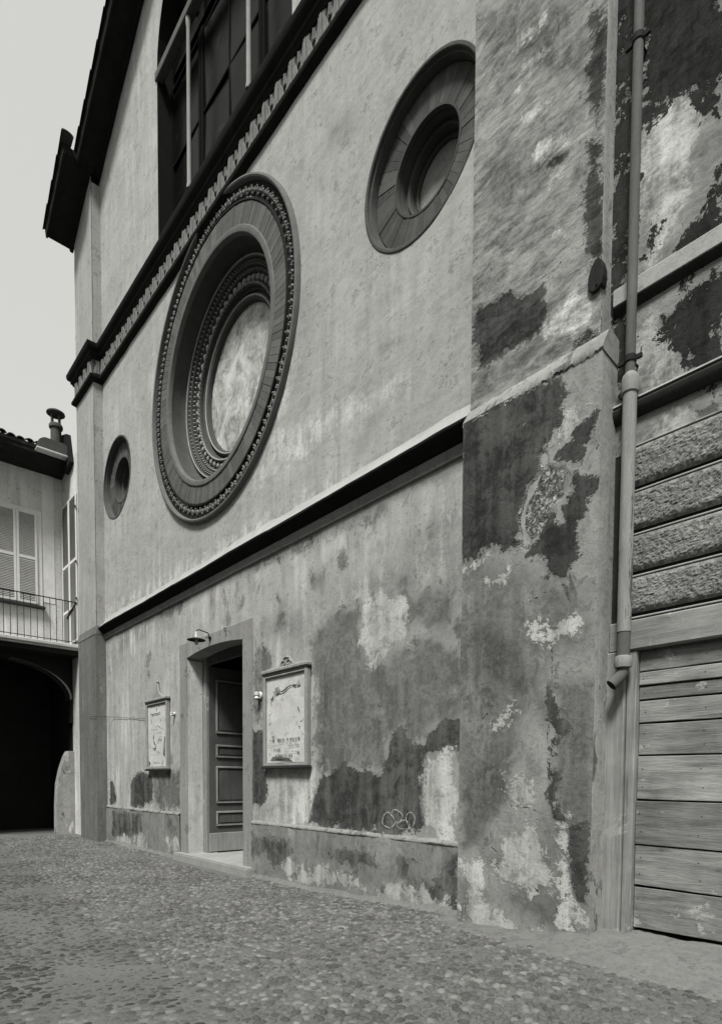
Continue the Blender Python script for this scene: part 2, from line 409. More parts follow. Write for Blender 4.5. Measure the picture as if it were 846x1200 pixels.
SD={
'low_wash':[[(-7.92,3.75),(-7.23,3.93),(-5.88,3.91),(-4.82,4.14),(-4.43,4.39),(-3.91,4.47),(-3.84,0.76),(-7.93,0.9),(-7.45,1.3),(-6.21,1.61),(-6.37,3.14)],[(-14.91,4.61),(-13.22,4.8),(-10.63,4.79),(-10.82,4.51),(-13.24,4.35),(-14.64,3.77)]],
'but_wash':[[(-3.82,3.78),(-2.4,3.04),(-2.32,2.56),(-2.77,2.49),(-3.09,1.62),(-3.46,1.14),(-3.78,1.63)],[(-3.45,0.82),(-2.74,1.18),(-2.29,1.61),(-2.26,0.39),(-3.06,0.32)]],
'low_dark':[[(-6.6,0.9),(-6.32,1.51),(-5.96,1.68),(-5.7,1.7),(-5.46,1.62),(-5.08,1.62),(-4.98,2.01),(-4.77,2.14),(-4.64,1.92),(-4.41,1.93),(-4.23,2.11),(-3.92,2.19),(-3.91,1.82),(-4.23,1.81),(-4.41,1.75),(-4.47,1.28),(-4.4,1.01),(-4.52,0.91),(-4.86,0.87),(-5.38,0.88),(-6.22,0.89)],[(-8.05,2.29),(-7.69,2.27),(-7.62,1.7),(-7.57,1.25),(-7.81,1.09),(-8.06,1.1)],[(-13.17,1.4),(-12.75,1.65),(-12.12,1.63),(-11.91,1.41),(-11.96,1.06),(-12.41,0.94),(-13.19,0.89)],[(-14.47,1.49),(-14.3,1.44),(-14.08,1.09),(-14.18,0.93),(-14.49,0.92)]],
'low_mid':[[(-5.17,2.84),(-4.96,2.98),(-4.62,2.93),(-4.56,3.06),(-4.31,3.06),(-3.93,2.73),(-3.92,2.17),(-4.23,2.11),(-4.41,1.94),(-4.67,1.92),(-4.77,2.14),(-4.98,2.01),(-5.09,2.16),(-5.2,2.47),(-5.4,2.74)],[(-6.44,2.96),(-6.52,3.33),(-6.24,3.56),(-5.89,3.68),(-5.48,3.59),(-5.54,3.38),(-5.36,2.94),(-5.17,2.84),(-5.17,2.47),(-5.05,2.16),(-5.0,1.64),(-5.79,1.65),(-6.23,1.54),(-6.39,1.65)],[(-4.79,3.52),(-4.44,3.53),(-3.94,3.46),(-3.93,2.99),(-4.31,3.08),(-4.56,3.24),(-4.72,3.25)],[(-11.91,1.41),(-11.84,1.62),(-10.64,1.67),(-10.56,0.94),(-11.85,0.93)],[(-7.98,3.45),(-7.67,3.59),(-7.5,3.25),(-7.56,2.7),(-7.79,2.34),(-8.0,2.35)],[(-7.33,4.1),(-7.13,4.05),(-7.1,3.7),(-7.33,3.68)],[(-6.52,4.27),(-6.23,4.2),(-6.28,4.01),(-6.52,4.06)],[(-5.96,4.4),(-5.78,4.38),(-5.76,4.13),(-5.91,4.17)],[(-4.98,3.88),(-4.73,3.84),(-4.62,3.62),(-4.69,3.2),(-4.81,3.32),(-4.87,3.63),(-4.99,3.76)],[(-4.5,4.26),(-4.37,4.26),(-4.34,4.11),(-4.46,4.11)],[(-8.13,4.74),(-5.45,4.65),(-5.06,4.67),(-5.06,4.61),(-6.23,4.62),(-8.13,4.68)],[(-14.58,5.12),(-10.49,4.89),(-10.5,4.59),(-13.16,4.85),(-14.28,4.91)]],
'low_light':[[(-5.4,3.58),(-4.77,3.54),(-4.79,3.19),(-5.03,3.01),(-5.31,2.94),(-5.48,3.21)],[(-7.45,1.62),(-6.41,1.65),(-6.6,0.93),(-7.66,0.87),(-7.57,1.19)],[(-4.35,1.72),(-4.02,1.81),(-4.04,1.47),(-4.01,0.94),(-4.37,1.01),(-4.43,1.29)],[(-5.4,3.59),(-4.9,3.61),(-4.83,3.22),(-5.04,3.04),(-5.38,3.09)]],
'plinth_dark':[[(-4.1,0.74),(-3.87,0.76),(-3.86,0.1),(-4.08,0.08),(-4.09,0.22),(-4.24,0.19),(-4.34,0.27),(-4.22,0.47),(-4.16,0.6)],[(-4.81,0.62),(-4.59,0.67),(-4.42,0.64),(-4.49,0.56),(-4.55,0.6),(-4.63,0.42),(-4.5,0.37),(-4.36,0.41),(-4.52,0.28),(-4.67,0.37),(-4.79,0.4)],[(-8.01,0.65),(-6.97,0.67),(-6.86,0.44),(-7.29,0.21),(-7.64,0.42),(-8.01,0.26)],[(-6.18,0.62),(-5.34,0.64),(-5.11,0.46),(-5.57,0.41),(-6.09,0.46)],[(-14.27,0.74),(-12.57,0.77),(-12.35,0.34),(-13.33,0.17),(-14.29,0.15)]],
'plinth_light':[[(-14.01,0.12),(-13.33,0.25),(-12.96,0.01),(-13.87,-0.07)],[(-12.87,0.25),(-12.46,0.35),(-12.12,0.18),(-12.24,-0.06),(-12.88,-0.09)],[(-11.17,0.3),(-10.87,0.38),(-10.59,0.23),(-11.07,0.02)],[(-7.18,0.25),(-6.86,0.38),(-6.66,0.28),(-6.18,0.36),(-5.57,0.3),(-5.41,0.19),(-6.18,0.11),(-6.97,0.12)],[(-5.16,0.19),(-4.89,0.26),(-4.7,0.35),(-4.53,0.27),(-4.4,0.3),(-4.28,0.2),(-4.09,0.19),(-3.92,0.26),(-4.0,0.05),(-5.16,-0.0)]],
'but_dark':[[(-3.75,4.96),(-3.59,4.98),(-3.28,4.93),(-3.01,4.89),(-2.8,4.85),(-2.69,4.81),(-2.65,4.67),(-2.68,4.43),(-2.76,4.43),(-2.79,4.36),(-2.87,4.26),(-2.88,4.14),(-2.98,4.05),(-3.01,3.97),(-3.05,3.84),(-3.07,3.76),(-3.05,3.64),(-3.04,3.55),(-3.21,3.56),(-3.36,3.64),(-3.5,3.59),(-3.66,3.58),(-3.72,3.58)],[(-2.94,3.52),(-2.85,3.61),(-2.76,3.71),(-2.63,3.64),(-2.61,3.83),(-2.56,3.87),(-2.64,4.06),(-2.54,4.02),(-2.43,3.93),(-2.34,3.88),(-2.34,3.8),(-2.41,3.74),(-2.47,3.65),(-2.48,3.47),(-2.53,3.29),(-2.57,3.15),(-2.65,3.18),(-2.76,3.24),(-2.79,3.33),(-2.84,3.43),(-2.94,3.47)],[(-2.56,4.36),(-2.44,4.4),(-2.36,4.41),(-2.35,4.15),(-2.5,4.2),(-2.43,4.14),(-2.46,4.06),(-2.57,4.07),(-2.69,4.14),(-2.71,4.25),(-2.57,4.27)],[(-2.75,2.29),(-2.66,2.17),(-2.64,2.03),(-2.56,1.94),(-2.65,1.88),(-2.66,1.78),(-2.67,1.42),(-2.64,1.23),(-2.56,1.18),(-2.68,1.2),(-2.71,1.42),(-2.71,1.78),(-2.68,1.92)],[(-2.51,1.13),(-2.44,1.16),(-2.37,1.14),(-2.35,0.82),(-2.36,0.5),(-2.44,0.55),(-2.52,0.77)]],
'but_mid':[[(-2.74,2.34),(-2.34,2.29),(-2.31,1.17),(-2.37,1.14),(-2.51,1.13),(-2.64,1.23),(-2.67,1.42),(-2.66,1.78),(-2.64,1.92),(-2.66,2.17)],[(-3.66,1.37),(-3.37,1.72),(-3.14,1.77),(-3.11,1.36),(-3.29,1.2),(-3.4,0.95),(-3.65,0.8)],[(-3.09,0.47),(-2.63,0.56),(-2.45,0.43),(-2.36,0.23),(-2.66,0.22),(-2.99,0.33)],[(-3.7,0.54),(-3.54,0.56),(-3.44,0.38),(-3.53,0.11),(-3.7,0.08)],[(-3.69,3.02),(-3.14,2.8),(-2.87,2.43),(-2.74,2.13),(-2.71,1.88),(-2.86,2.18),(-3.31,2.41),(-3.68,2.5)]],
'but_light':[[(-2.63,4.55),(-2.47,4.47),(-2.51,4.38),(-2.57,4.3),(-2.72,4.28),(-2.68,4.43)],[(-2.59,4.11),(-2.53,4.05),(-2.57,4.0),(-2.62,4.05)],[(-3.64,4.37),(-3.55,4.4),(-3.43,4.29),(-3.49,4.27)],[(-3.64,4.1),(-3.51,4.16),(-3.4,4.19),(-3.37,4.13),(-3.47,4.03)],[(-3.66,3.58),(-3.5,3.62),(-3.5,3.55),(-3.66,3.52)],[(-3.43,3.66),(-3.33,3.63),(-3.36,3.55),(-3.43,3.57)],[(-3.4,3.35),(-3.25,3.4),(-3.16,3.38),(-3.25,3.24),(-3.31,3.29)],[(-2.92,2.84),(-2.64,2.87),(-2.49,2.79),(-2.67,2.65),(-2.88,2.69)],[(-3.31,2.05),(-3.16,2.15),(-3.08,2.21),(-3.16,2.01),(-3.27,1.92)],[(-3.12,1.5),(-2.91,1.53),(-2.87,1.33),(-3.06,1.3)],[(-3.28,0.71),(-3.11,1.06),(-2.87,1.11),(-2.67,0.89),(-2.7,0.55),(-2.99,0.51),(-3.28,0.59)],[(-3.67,0.73),(-3.43,0.7),(-3.27,0.29),(-2.98,0.16),(-2.66,0.19),(-2.39,0.14),(-2.34,0.39),(-2.25,0.12),(-2.75,-0.03),(-3.5,0.1),(-3.61,0.1)],[(-2.63,1.18),(-2.56,1.17),(-2.5,0.8),(-2.51,0.55),(-2.39,0.44),(-2.36,0.33),(-2.61,0.29)]],
'but_rough':[[(-2.86,4.13),(-2.77,4.13),(-2.64,4.08),(-2.62,4.01),(-2.64,3.84),(-2.8,3.83),(-2.78,3.72),(-2.87,3.6),(-2.94,3.57),(-2.96,3.51),(-3.03,3.55),(-3.05,3.71),(-3.07,3.82),(-3.03,3.92),(-2.98,4.05)],[(-2.87,4.28),(-2.81,4.27),(-2.79,4.15),(-2.86,4.16)],[(-2.62,5.08),(-2.51,5.16),(-2.36,4.98),(-2.39,4.97),(-2.55,5.01),(-2.59,4.92),(-2.68,4.98)]],
'upb_dark':[[(-2.53,7.6),(-2.4,7.45),(-2.38,7.21),(-2.4,6.79),(-2.43,6.56),(-2.54,6.78),(-2.57,7.02),(-2.55,7.21),(-2.54,7.39)],[(-2.57,6.67),(-2.43,6.56),(-2.4,6.12),(-2.41,5.65),(-2.51,5.71),(-2.58,6.17),(-2.55,6.46)],[(-3.67,5.98),(-2.93,5.73),(-2.83,5.5),(-2.94,5.34),(-3.19,5.35),(-3.63,5.39)],[(-2.9,6.72),(-2.84,6.74),(-2.74,6.67),(-2.78,6.61),(-2.88,6.65)]],
'upb_mid':[[(-3.55,8.54),(-2.95,7.99),(-2.56,7.65),(-2.57,7.17),(-2.7,7.23),(-2.94,7.36),(-3.15,7.66),(-3.55,8.24)],[(-3.55,7.24),(-2.93,7.01),(-2.88,6.7),(-3.13,6.53),(-3.62,6.79),(-3.55,7.03)],[(-3.63,5.38),(-3.19,5.34),(-2.94,5.34),(-2.78,5.16),(-2.87,5.12),(-3.16,5.08),(-3.64,5.14)],[(-2.64,4.87),(-2.63,4.96),(-2.56,5.02),(-2.4,5.03),(-2.4,4.79),(-2.45,4.7),(-2.6,4.77)]],
'upb_light':[[(-3.22,7.97),(-2.99,7.95),(-2.95,7.88),(-3.18,7.93)],[(-3.15,7.7),(-2.96,7.67),(-2.94,7.64),(-3.11,7.64)],[(-3.24,7.59),(-3.06,7.58),(-3.03,7.54),(-3.17,7.55)],[(-3.21,7.3),(-3.04,7.2),(-2.85,7.16),(-3.14,7.32)],[(-2.89,6.54),(-2.84,6.6),(-2.76,6.56),(-2.78,6.51),(-2.86,6.51)],[(-3.01,6.92),(-2.89,6.89),(-2.73,6.79),(-2.74,6.74),(-2.97,6.85)],[(-2.87,6.13),(-2.79,6.14),(-2.78,6.08)],[(-2.92,5.39),(-2.83,5.48),(-2.65,5.46),(-2.46,5.29),(-2.44,5.09),(-2.56,5.16),(-2.74,5.23),(-2.85,5.25)]],
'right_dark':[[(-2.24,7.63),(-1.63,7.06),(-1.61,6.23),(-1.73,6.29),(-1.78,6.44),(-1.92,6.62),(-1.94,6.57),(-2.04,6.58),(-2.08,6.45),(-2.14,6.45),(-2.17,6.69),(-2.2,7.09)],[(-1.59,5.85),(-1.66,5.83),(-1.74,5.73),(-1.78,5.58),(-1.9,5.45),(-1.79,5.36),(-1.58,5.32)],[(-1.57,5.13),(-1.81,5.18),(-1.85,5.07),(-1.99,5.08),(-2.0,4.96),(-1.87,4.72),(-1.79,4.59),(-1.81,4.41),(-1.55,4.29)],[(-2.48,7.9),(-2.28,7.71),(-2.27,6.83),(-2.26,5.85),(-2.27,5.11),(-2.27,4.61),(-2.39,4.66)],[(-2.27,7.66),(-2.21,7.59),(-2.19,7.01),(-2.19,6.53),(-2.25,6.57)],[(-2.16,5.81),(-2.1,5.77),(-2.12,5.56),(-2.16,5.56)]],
'right_light':[[(-2.12,6.65),(-1.85,6.52),(-1.78,6.37),(-1.69,6.3),(-1.82,6.13),(-1.79,5.86),(-1.99,5.62),(-2.12,5.4),(-2.14,6.01),(-2.2,6.3)],[(-2.12,5.12),(-2.02,5.07),(-1.99,4.93),(-1.84,4.69),(-1.81,4.6),(-1.86,4.46),(-2.15,4.57),(-2.16,4.9)],[(-2.19,4.23),(-1.95,4.26),(-1.79,4.22),(-1.86,4.13),(-2.01,4.12),(-2.18,4.12)]],
'up_dark':[[(-5.2,6.51),(-4.82,6.45),(-4.77,6.37),(-5.12,6.4)]],
'up_mid':[[(-5.66,6.94),(-5.38,6.89),(-5.44,6.83),(-5.6,6.87)],[(-5.59,5.61),(-5.32,5.85),(-5.24,5.74),(-5.37,5.52),(-5.59,5.39)],[(-4.5,6.18),(-4.32,6.15),(-4.36,6.05)],[(-6.22,9.81),(-5.63,9.45),(-5.74,9.22),(-6.16,9.43)]],
'up_light':[[(-7.92,6.03),(-7.34,6.41),(-6.01,6.16),(-4.81,5.99),(-4.72,5.87),(-6.07,6.0),(-7.42,5.85)],[(-14.89,5.23),(-10.3,5.14),(-8.13,5.18),(-5.53,5.13),(-5.62,5.24),(-8.54,5.37),(-11.07,5.37),(-14.88,5.49)],[(-7.03,7.11),(-6.89,7.36),(-6.78,7.26),(-7.42,6.45),(-7.58,6.43)]],
}
# materials of the place
M = {}
M['up'] = plaster('plaster_upper', .315, [('up_mid', .25, .25, .10, .0), ('up_dark', .22, .25, .09, .0), ('up_light', .42, .40, .12, .0)], mott=.30, mid=.36, streak=.26, brush=.16, fine=.28, bump=.7)
M['low'] = plaster('plaster_lower', .335, [('low_wash', .24, .50, .16, 0), ('low_mid', .095, .28, .09, 0), ('low_dark', .062, .24, .016, .03), ('low_light', .40, .34, .05, .006)], mott=.42, mid=.52, streak=.50, fine=.32, bump=.7, blot=(.60, .16, 1.1), flakes=(.71, .40, 5))
M['plinth'] = plaster('plaster_plinth', .19, [('plinth_dark', .08, .28, .03, .008), ('plinth_light', .34, .34, .02, .012)], mott=.55, mid=.65, streak=.45, fine=.35, bump=.8, flakes=(.66, .36, 3.5), blot=(.55, .10, 1.6))
M['pil_up'] = plaster('plaster_pilaster', .29, mott=.30, mid=.32, streak=.35, bump=.5)
M['pil_low'] = plaster('plaster_pilaster_base', .135, mott=.45, mid=.45, streak=.5, bump=.7, flakes=(.64, .34, 3.0))
M['but'] = plaster('plaster_buttress', .245, [('but_wash', .13, .40, .12, 0), ('but_mid', .095, .20, .08, .0), ('but_light', .40, .36, .025, .008), ('but_dark', .050, .19, .012, .03), ('but_rough', .40, .09, .010, -.02)], mott=.45, mid=.75, streak=.35, fine=.42, bump=1.0, dist=.016, crack=True, blot=(.57, .075, 1.9), flakes=(.66, .42, 5))
M['but_side'] = plaster('plaster_buttress_side', .28, mott=.4, mid=.6, streak=.5, fine=.4, bump=.9, blot=(.55, .07, 2.4), flakes=(.66, .4, 5))
M['upb'] = plaster('plaster_buttress_upper', .215, [('upb_mid', .115, .30, .12, .0), ('upb_dark', .040, .20, .03, .01), ('upb_light', .40, .20, .05, 0), ('but_rough', .36, .09, .012, -.02)], mott=.30, mid=.48, streak=.12, brush=1.0, fine=.4, bump=1.0, dist=.014, crack=True, flakes=(.71, .42, 6))
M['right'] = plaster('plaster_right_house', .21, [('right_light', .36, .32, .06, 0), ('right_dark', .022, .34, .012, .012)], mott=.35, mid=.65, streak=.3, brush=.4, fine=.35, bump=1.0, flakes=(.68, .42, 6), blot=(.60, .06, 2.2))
M['terra'] = simple('terracotta', .065, .3, 5, .25, .5, .006, .85)  # recess mouldings, darkened so the colour carries their shade
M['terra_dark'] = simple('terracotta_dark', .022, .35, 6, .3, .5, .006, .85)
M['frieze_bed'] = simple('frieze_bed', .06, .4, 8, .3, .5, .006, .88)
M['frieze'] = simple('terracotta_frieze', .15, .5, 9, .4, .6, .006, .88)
M['terra_mid'] = simple('terracotta_carved', .24, .4, 12, .3, .5, .005, .85)  # carved rings lightened as if lit against the darkened recess
M['brick'] = [simple('terracotta_brick', b, .3, 7, .35, .6, .005, .88) for b in (.085, .10, .115, .093)]
M['ocb'] = [simple('oculus_brick', q, .4, 6, .4, .6, .005, .9) for q in (.062, .075, .088, .068)]
M['slate'] = simple('dark_ledge', .014, .5, 4, .4, .5, .01, .8)  # near-black slate; on ledge undersides the colour also stands for shade
M['ledge'] = simple('whitened_ledge', .29, .3, 3, .25, .6, .01, .9, worn=(.62, .36, 2.5))
M['cap'] = simple('plinth_cap_mortar', .22, .6, 5, .5, .8, .014, .9, worn=(.52, .12, 5))
M['surround'] = plaster('door_surround_paint', .225, mott=.28, mid=.22, streak=.35, fine=.18, bump=.35, flakes=(.72, .40, 3))
M['stone'] = simple('step_stone', .26, .35, 3, .3, .5, .008, .85)
M['eave'] = simple('eave_timber', .018, .5, 4, .4, .4, .01, .8)
M['tile'] = simple('roof_tile', .05, .5, 5, .4, .5, .01, .8)
M['black'] = simple('sooty_interior', .018, .5, 1.5, .3, .4, .01, .9)  # near-black colour stands in for deep shade indoors and under the arcade
M['door'] = wood('door_wood', .085, 'z', .5)
M['door_rail'] = wood('door_wood_worn', .26, 'z', .5)
M['post'] = wood('door_post_wood', .20, 'z', .6, worn=(.58, .36))
M['gate'] = [wood('gate_wood', b, 'x', 1.0, worn=(.60, .32), bump=1.0) for b in (.18, .235, .14, .205)]
M['lintel'] = wood('gate_lintel_wood', .22, 'x', .7, worn=(.60, .34))
M['jamb'] = wood('gate_post_wood', .22, 'z', .85, worn=(.60, .28))
M['zinc'] = simple('zinc_pipe', .22, .6, 2.5, .4, .5, .005, .62, .1, st=(6, 6, .7), worn=(.58, .09, 2.5))
M['zinc_dark'] = simple('rusty_pipe', .10, .5, 3, .3, .4, .004, .65, .3, st=(3, 3, .6))
M['iron'] = simple('black_iron', .025, .3, 10, .3, .3, .003, .6, .4)
M['paper'] = simple('poster_paper', .47, .35, 4, .25, .6, .008, .9, worn=(.60, .22, 5))
M['ink'] = simple('printing_ink', .06, .3, 40, .3, .1, .002, .9)
M['gash'] = simple('torn_shadow_paper', .035, .3, 40, .3, .1, .002, .9)  # black marks where the posters are torn
M['board'] = simple('board_paint', .24, .35, 9, .25, .5, .005, .8, worn=(.64, .36, 9))
M['board_dark'] = simple('board_ledge', .035, .4, 9, .3, .4, .004, .8)
M['enamel'] = simple('white_enamel', .5, .12, 12, .1, .1, .003, .35, .5)
M['glassbulb'] = simple('clear_bulb', .4, .1, 10, .05, .05, .002, .15, .5)
M['house'] = plaster('plaster_corner_house', .48, mott=.30, mid=.28, streak=.45, bump=.5)
M['house_light'] = simple('plaster_patch', .56, .2, 4, .2, .5, .006, .9)
M['shutter'] = simple('shutter_frame', .56, .18, 6, .15, .3, .004, .7)
M['louvre'] = simple('shutter_louvre', .36, .25, 8, .2, .3, .004, .7)
M['slab'] = simple('balcony_stone', .42, .35, 5, .25, .5, .008, .9)
M['pier'] = plaster('pier_plaster', .46, mott=.4, mid=.4, streak=.4, bump=.7, flakes=(.64, .22, 4))
M['ground'] = simple('packed_sand', .11, .35, 1.2, .4, .8, .012, .95, fsc=45)
M['apron'] = plaster('mortar_apron', .14, mott=.35, mid=.35, streak=0, fine=.4, bump=.8)
M['transom'] = simple('transom_stone', .10, .4, 6, .3, .5, .006, .9)
M['mullion'] = simple('window_stone', .22, .22, 6, .2, .4, .005, .85)
M['sash'] = simple('window_sash', .007, .4, 8, .3, .3, .004, .7)
M['pot'] = simple('chimney_clay', .07, .35, 8, .3, .4, .006, .85)
M['chalk'] = simple('chalk', .42, .3, 30, .5, .2, .002, .95)
def glass_mat():
    t = NT('window_glass')
    n = t.noise(1.6, 6, .6, dist=1.2)
    t.finish(t.rng(n, .54, .80, .002, .022), t.noise(3, 3, .5), .35, .02, .25, .05)
    return t.m
M['glass'] = glass_mat()
def fresco_mat():
    t = NT('fresco')
    n1 = t.noise(1.3, 7, .66, dist=2.2); n2 = t.noise(5.5, 6, .7, dist=1.4); n3 = t.noise(20, 6, .7)
    v = t.math('MULTIPLY', t.sum(1.0, t.dev(n1, 3.0), t.dev(n2, 2.0), t.dev(n3, .8)), .33)
    v = t.math('MINIMUM', v, .50)
    v = t.math('MAXIMUM', v, .12)
    t.finish(v, n3, .3, .006, .9, .15)
    return t.m
M['fresco'] = fresco_mat()
def bossage_mat():
    t = NT('rusticated_stucco')
    n1 = t.noise(2.5, 6, .6); n2 = t.noise(22, 8, .72, dist=.4); n3 = t.noise(70, 5, .7)
    v = t.math('MULTIPLY', t.sum(1.0, t.dev(n1, .9), t.dev(n3, .6)), .17)
    v = t.lerp(t.rng(n2, .40, .60), t.math('MULTIPLY', v, .8), t.math('MULTIPLY', v, 1.5))
    t.finish(v, t.sum(n2, t.math('MULTIPLY', n3, .35)), 1.0, .02, .92, .15)
    return t.m
M['boss'] = bossage_mat()
def cobble_mat():
    t = NT('cobblestone')
    n2 = t.noise(25, 5, .65); n1 = t.noise(.9, 5, .6)
    v = t.math('MULTIPLY', t.attr('tone'), t.sum(1.0, t.dev(n2, .7), t.dev(n1, 1.1)))
    t.finish(v, n2, .4, .006, .75, .3)
    return t.m
M['cobble'] = cobble_mat()
def cobble_single(g):
    return simple('cobblestone', g, .35, 25, .2, .4, .006, .75, .3)

def sm(a, b, x):
    t = min(1, max(0, (x-a)/(b-a))); return t*t*(3-2*t)
def gz(x, y):
    """ground height: level below the church, rising gently to the neighbour's gate"""
    return .15*sm(-7.0, -2.4, x) + .010*mnoise.noise((x*.7, y*.7, .3)) + .006*mnoise.noise((x*2.1, y*2.1, 4.3))

# ================================================================== ground
def make_ground():
    xs = np.unique(np.concatenate([-np.geomspace(1, 380, 26)[::-1]-18, np.arange(-18, 4.01, .25), np.geomspace(1, 380, 26)+4]))
    ys = np.unique(np.concatenate([-np.geomspace(1, 380, 26)[::-1]-7, np.arange(-7, 1.51, .25), np.geomspace(1, 380, 26)+1.5]))
    vs = []; fs = []
    for y in ys:
        for x in xs:
            near = -19 < x < 6 and -9 < y < 2
            vs.append((x, y, gz(x, y) if near else gz(min(max(x,-19),6), min(max(y,-9),2))))
    n = len(xs)
    for j in range(len(ys)-1):
        for i in range(n-1): fs.append((j*n+i, j*n+i+1, (j+1)*n+i+1, (j+1)*n+i))
    me = bpy.data.meshes.new('ground'); me.from_pydata(vs, [], fs); me.shade_smooth(); me.materials.append(M['ground'])
    o = bpy.data.objects.new('ground', me); link(o, None, (0,0,0))
    tag(o, 'cobbled square of worn river stones in packed sand', None, None, 'structure')
    return o
GROUND = make_ground()

def cobble_verts(r, ax, hgt, n=7):
    """low dome: two rings and a top"""
    vs = []; fs = []
    ph = random.random()*6.28
    jit = [random.uniform(.86, 1.12) for _ in range(n)]
    ca, sa = math.cos(ax), math.sin(ax); el = random.uniform(1.0, 1.35)
    for (k, h) in ((1.0, -.25), (.86, .45), (.5, .88)):
        for i in range(n):
            t = ph + 2*math.pi*i/n
            a, b = r*k*jit[i]*math.cos(t)*el, r*k*jit[i]*math.sin(t)/el
            vs.append((a*ca-b*sa, a*sa+b*ca, hgt*h + random.uniform(-.002, .002)))
    vs.append((0, 0, hgt))
    for q in range(2):
        for i in range(n): fs.append((q*n+i, q*n+(i+1) % n, (q+1)*n+(i+1) % n, (q+1)*n+i))
    for i in range(n): fs.append((2*n+i, 2*n+(i+1) % n, 3*n))
    return vs, fs
def make_cobbles():
    C = Vector((0, -DIST, EYE)); sp = .063
    cand = []
    j = 0; y = -.11
    while y > -6.2:
        x = -17.0 + (j % 2)*sp*.5
        while x < 1.0:
            px, py = x+random.uniform(-.30, .30)*sp, y+random.uniform(-.30, .30)*sp
            x += sp
            if px > -3.9 and py > -.40: continue
            if px < -14.5 and py > -.32: continue
            if px > -2.55 and py > -.66: continue
            if -10.7 < px < -7.9 and py > -.33: continue
            v = Vector((px, py, gz(px, py))) - C
            dep = v.dot(_f)
            if dep < .6 and py < -4: continue
            sx = PPX + FPX*v.dot(_r2)/max(dep, .1); sy = PPY - FPX*v.dot(_u2)/max(dep, .1)
            vis = dep > .1 and 0 < sx < PXW and sy < PXH
            if not vis and (dep < 1.2): continue
            track = py < -3.43-.094*px
            cand.append((0 if vis else 1, dep, px, py, track))
        y -= sp*.88; j += 1
    cand.sort()
    protos = []
    for k in range(14):
        vs, fs = cobble_verts(.033*random.uniform(.7, 1.2), random.random()*6.28, .016, 9)
        me = bpy.data.meshes.new('cobble'); me.from_pydata(vs, [], fs); me.shade_smooth()
        me.materials.append(cobble_single(random.choice([.065, .085, .095, .11, .14])))
        protos.append(me)
    for (q, d, x, y, tr) in cand[:300]:
        o = piece('cobble', random.choice(protos), GROUND, (x, y, gz(x, y)-.010*max(0, mnoise.noise((x*1.1, y*1.6, 8.8))+.15)), (random.uniform(-.08, .08), random.uniform(-.08, .08), random.random()*6.28), (1, 1, .5 if tr else 1))
    VS = []; FS = []; TN = []
    for (q, d, x, y, tr) in cand[300:]:
        vs, fs = cobble_verts(.033*random.uniform(.6, 1.3), random.random()*6.28, .016*random.uniform(.7, 1.2)*(.5 if tr else 1), 7)
        b = len(VS); z = gz(x, y)-.010*max(0, mnoise.noise((x*1.1, y*1.6, 8.8))+.15)-random.choice([0, 0, .002, .006])
        VS += [(a+x, c+y, e+z) for a, c, e in vs]; FS += [tuple(b+i for i in f) for f in fs]
        g = random.choice([.07, .085, .10, .115, .145])*random.uniform(.85, 1.15)*(.66 if tr else 1)
        TN += [g]*len(vs)
    me = bpy.data.meshes.new('cobbles'); me.from_pydata(VS, [], FS); me.shade_smooth(); attr(me, 'tone', TN)
    me.materials.append(M['cobble'])
    o = bpy.data.objects.new('cobble_paving', me); link(o, GROUND, (0,0,0)); o['kind'] = 'stuff'
make_cobbles()

# sloping mortar apron in front of the gate and the foot of the buttress
def make_apron():
    nx, ny = 160, 40; vs = []; fs = []
    for j in range(ny):
        for i in range(nx):
            x = -3.95 + i*(6.4/(nx-1)); t = j/(ny-1)
            y = .15 - t*(1.05 + .12*mnoise.noise((x*1.5, 0, 5)))
            hx = sm(-2.75, -2.15, x)
            top = (.04 + .13*sm(-4, -2.4, x))*(1-hx) + .30*hx
            z = gz(x, min(y, -.1))*1.0 + (top - .0)*(1-sm(.28, 1.0, t))*(.55 if hx < .01 else .55+.0*hx) - .05*sm(.85, 1, t)
            z += .022*mnoise.noise((x*3, y*3, 2)) + .014*mnoise.noise((x*8, y*8, 7)) + .007*mnoise.noise((x*22, y*22, 3)) - .016
            vs.append((x, y, z))
    for j in range(ny-1):
        for i in range(nx-1): fs.append((j*nx+i, (j+1)*nx+i, (j+1)*nx+i+1, j*nx+i+1))
    me = bpy.data.meshes.new('apron'); me.from_pydata(vs, [], fs); me.shade_smooth(); me.materials.append(M['apron'])
    o = bpy.data.objects.new('mortar_apron', me); link(o, None, (0,0,0))
    tag(o, 'rough sloping mortar apron at the foot of the wooden gate', None, None, 'structure')
make_apron()

# ================================================================== church
XC = -9.2
CH = thing('church', (XC, 0, 0), 'tall plastered church front with a big round window over an arched doorway', 'church')
circle = lambda cx, cz, r, n=72: [(cx+r*math.cos(2*math.pi*i/n), cz+r*math.sin(2*math.pi*i/n)) for i in range(n)]
RAKE = lambda x: 14.46 + .54*((x if x < XC else 2*XC-x)+15.95)
ROSE = (-9.2, 8.317); OCL = (-13.80, 8.20); OCR = (-4.60, 8.20)
WL, WR, WB, WT = -11.42, -6.98, 11.75, 14.62
win_hole = [(WL, WB), (WR, WB), (WR, WT+.2)] + [(-9.2+2.22*math.cos(math.pi*i/24), WT+.2+2.0*math.sin(math.pi*i/24)) for i in range(1, 24)] + [(WL, WT+.2)]
panel('upper_wall', M['up'], CH,
      [(-15.93, 4.90), (-2.45, 4.90), (-2.45, RAKE(-2.45)), (XC, RAKE(XC)), (-15.93, RAKE(-15.93))],
      [circle(*ROSE, 1.80, 96), circle(*OCL, .855, 64), circle(*OCR, .855, 64), win_hole],
      0.0, .075, ('up_mid', 'up_dark', 'up_light'), lump=.008)
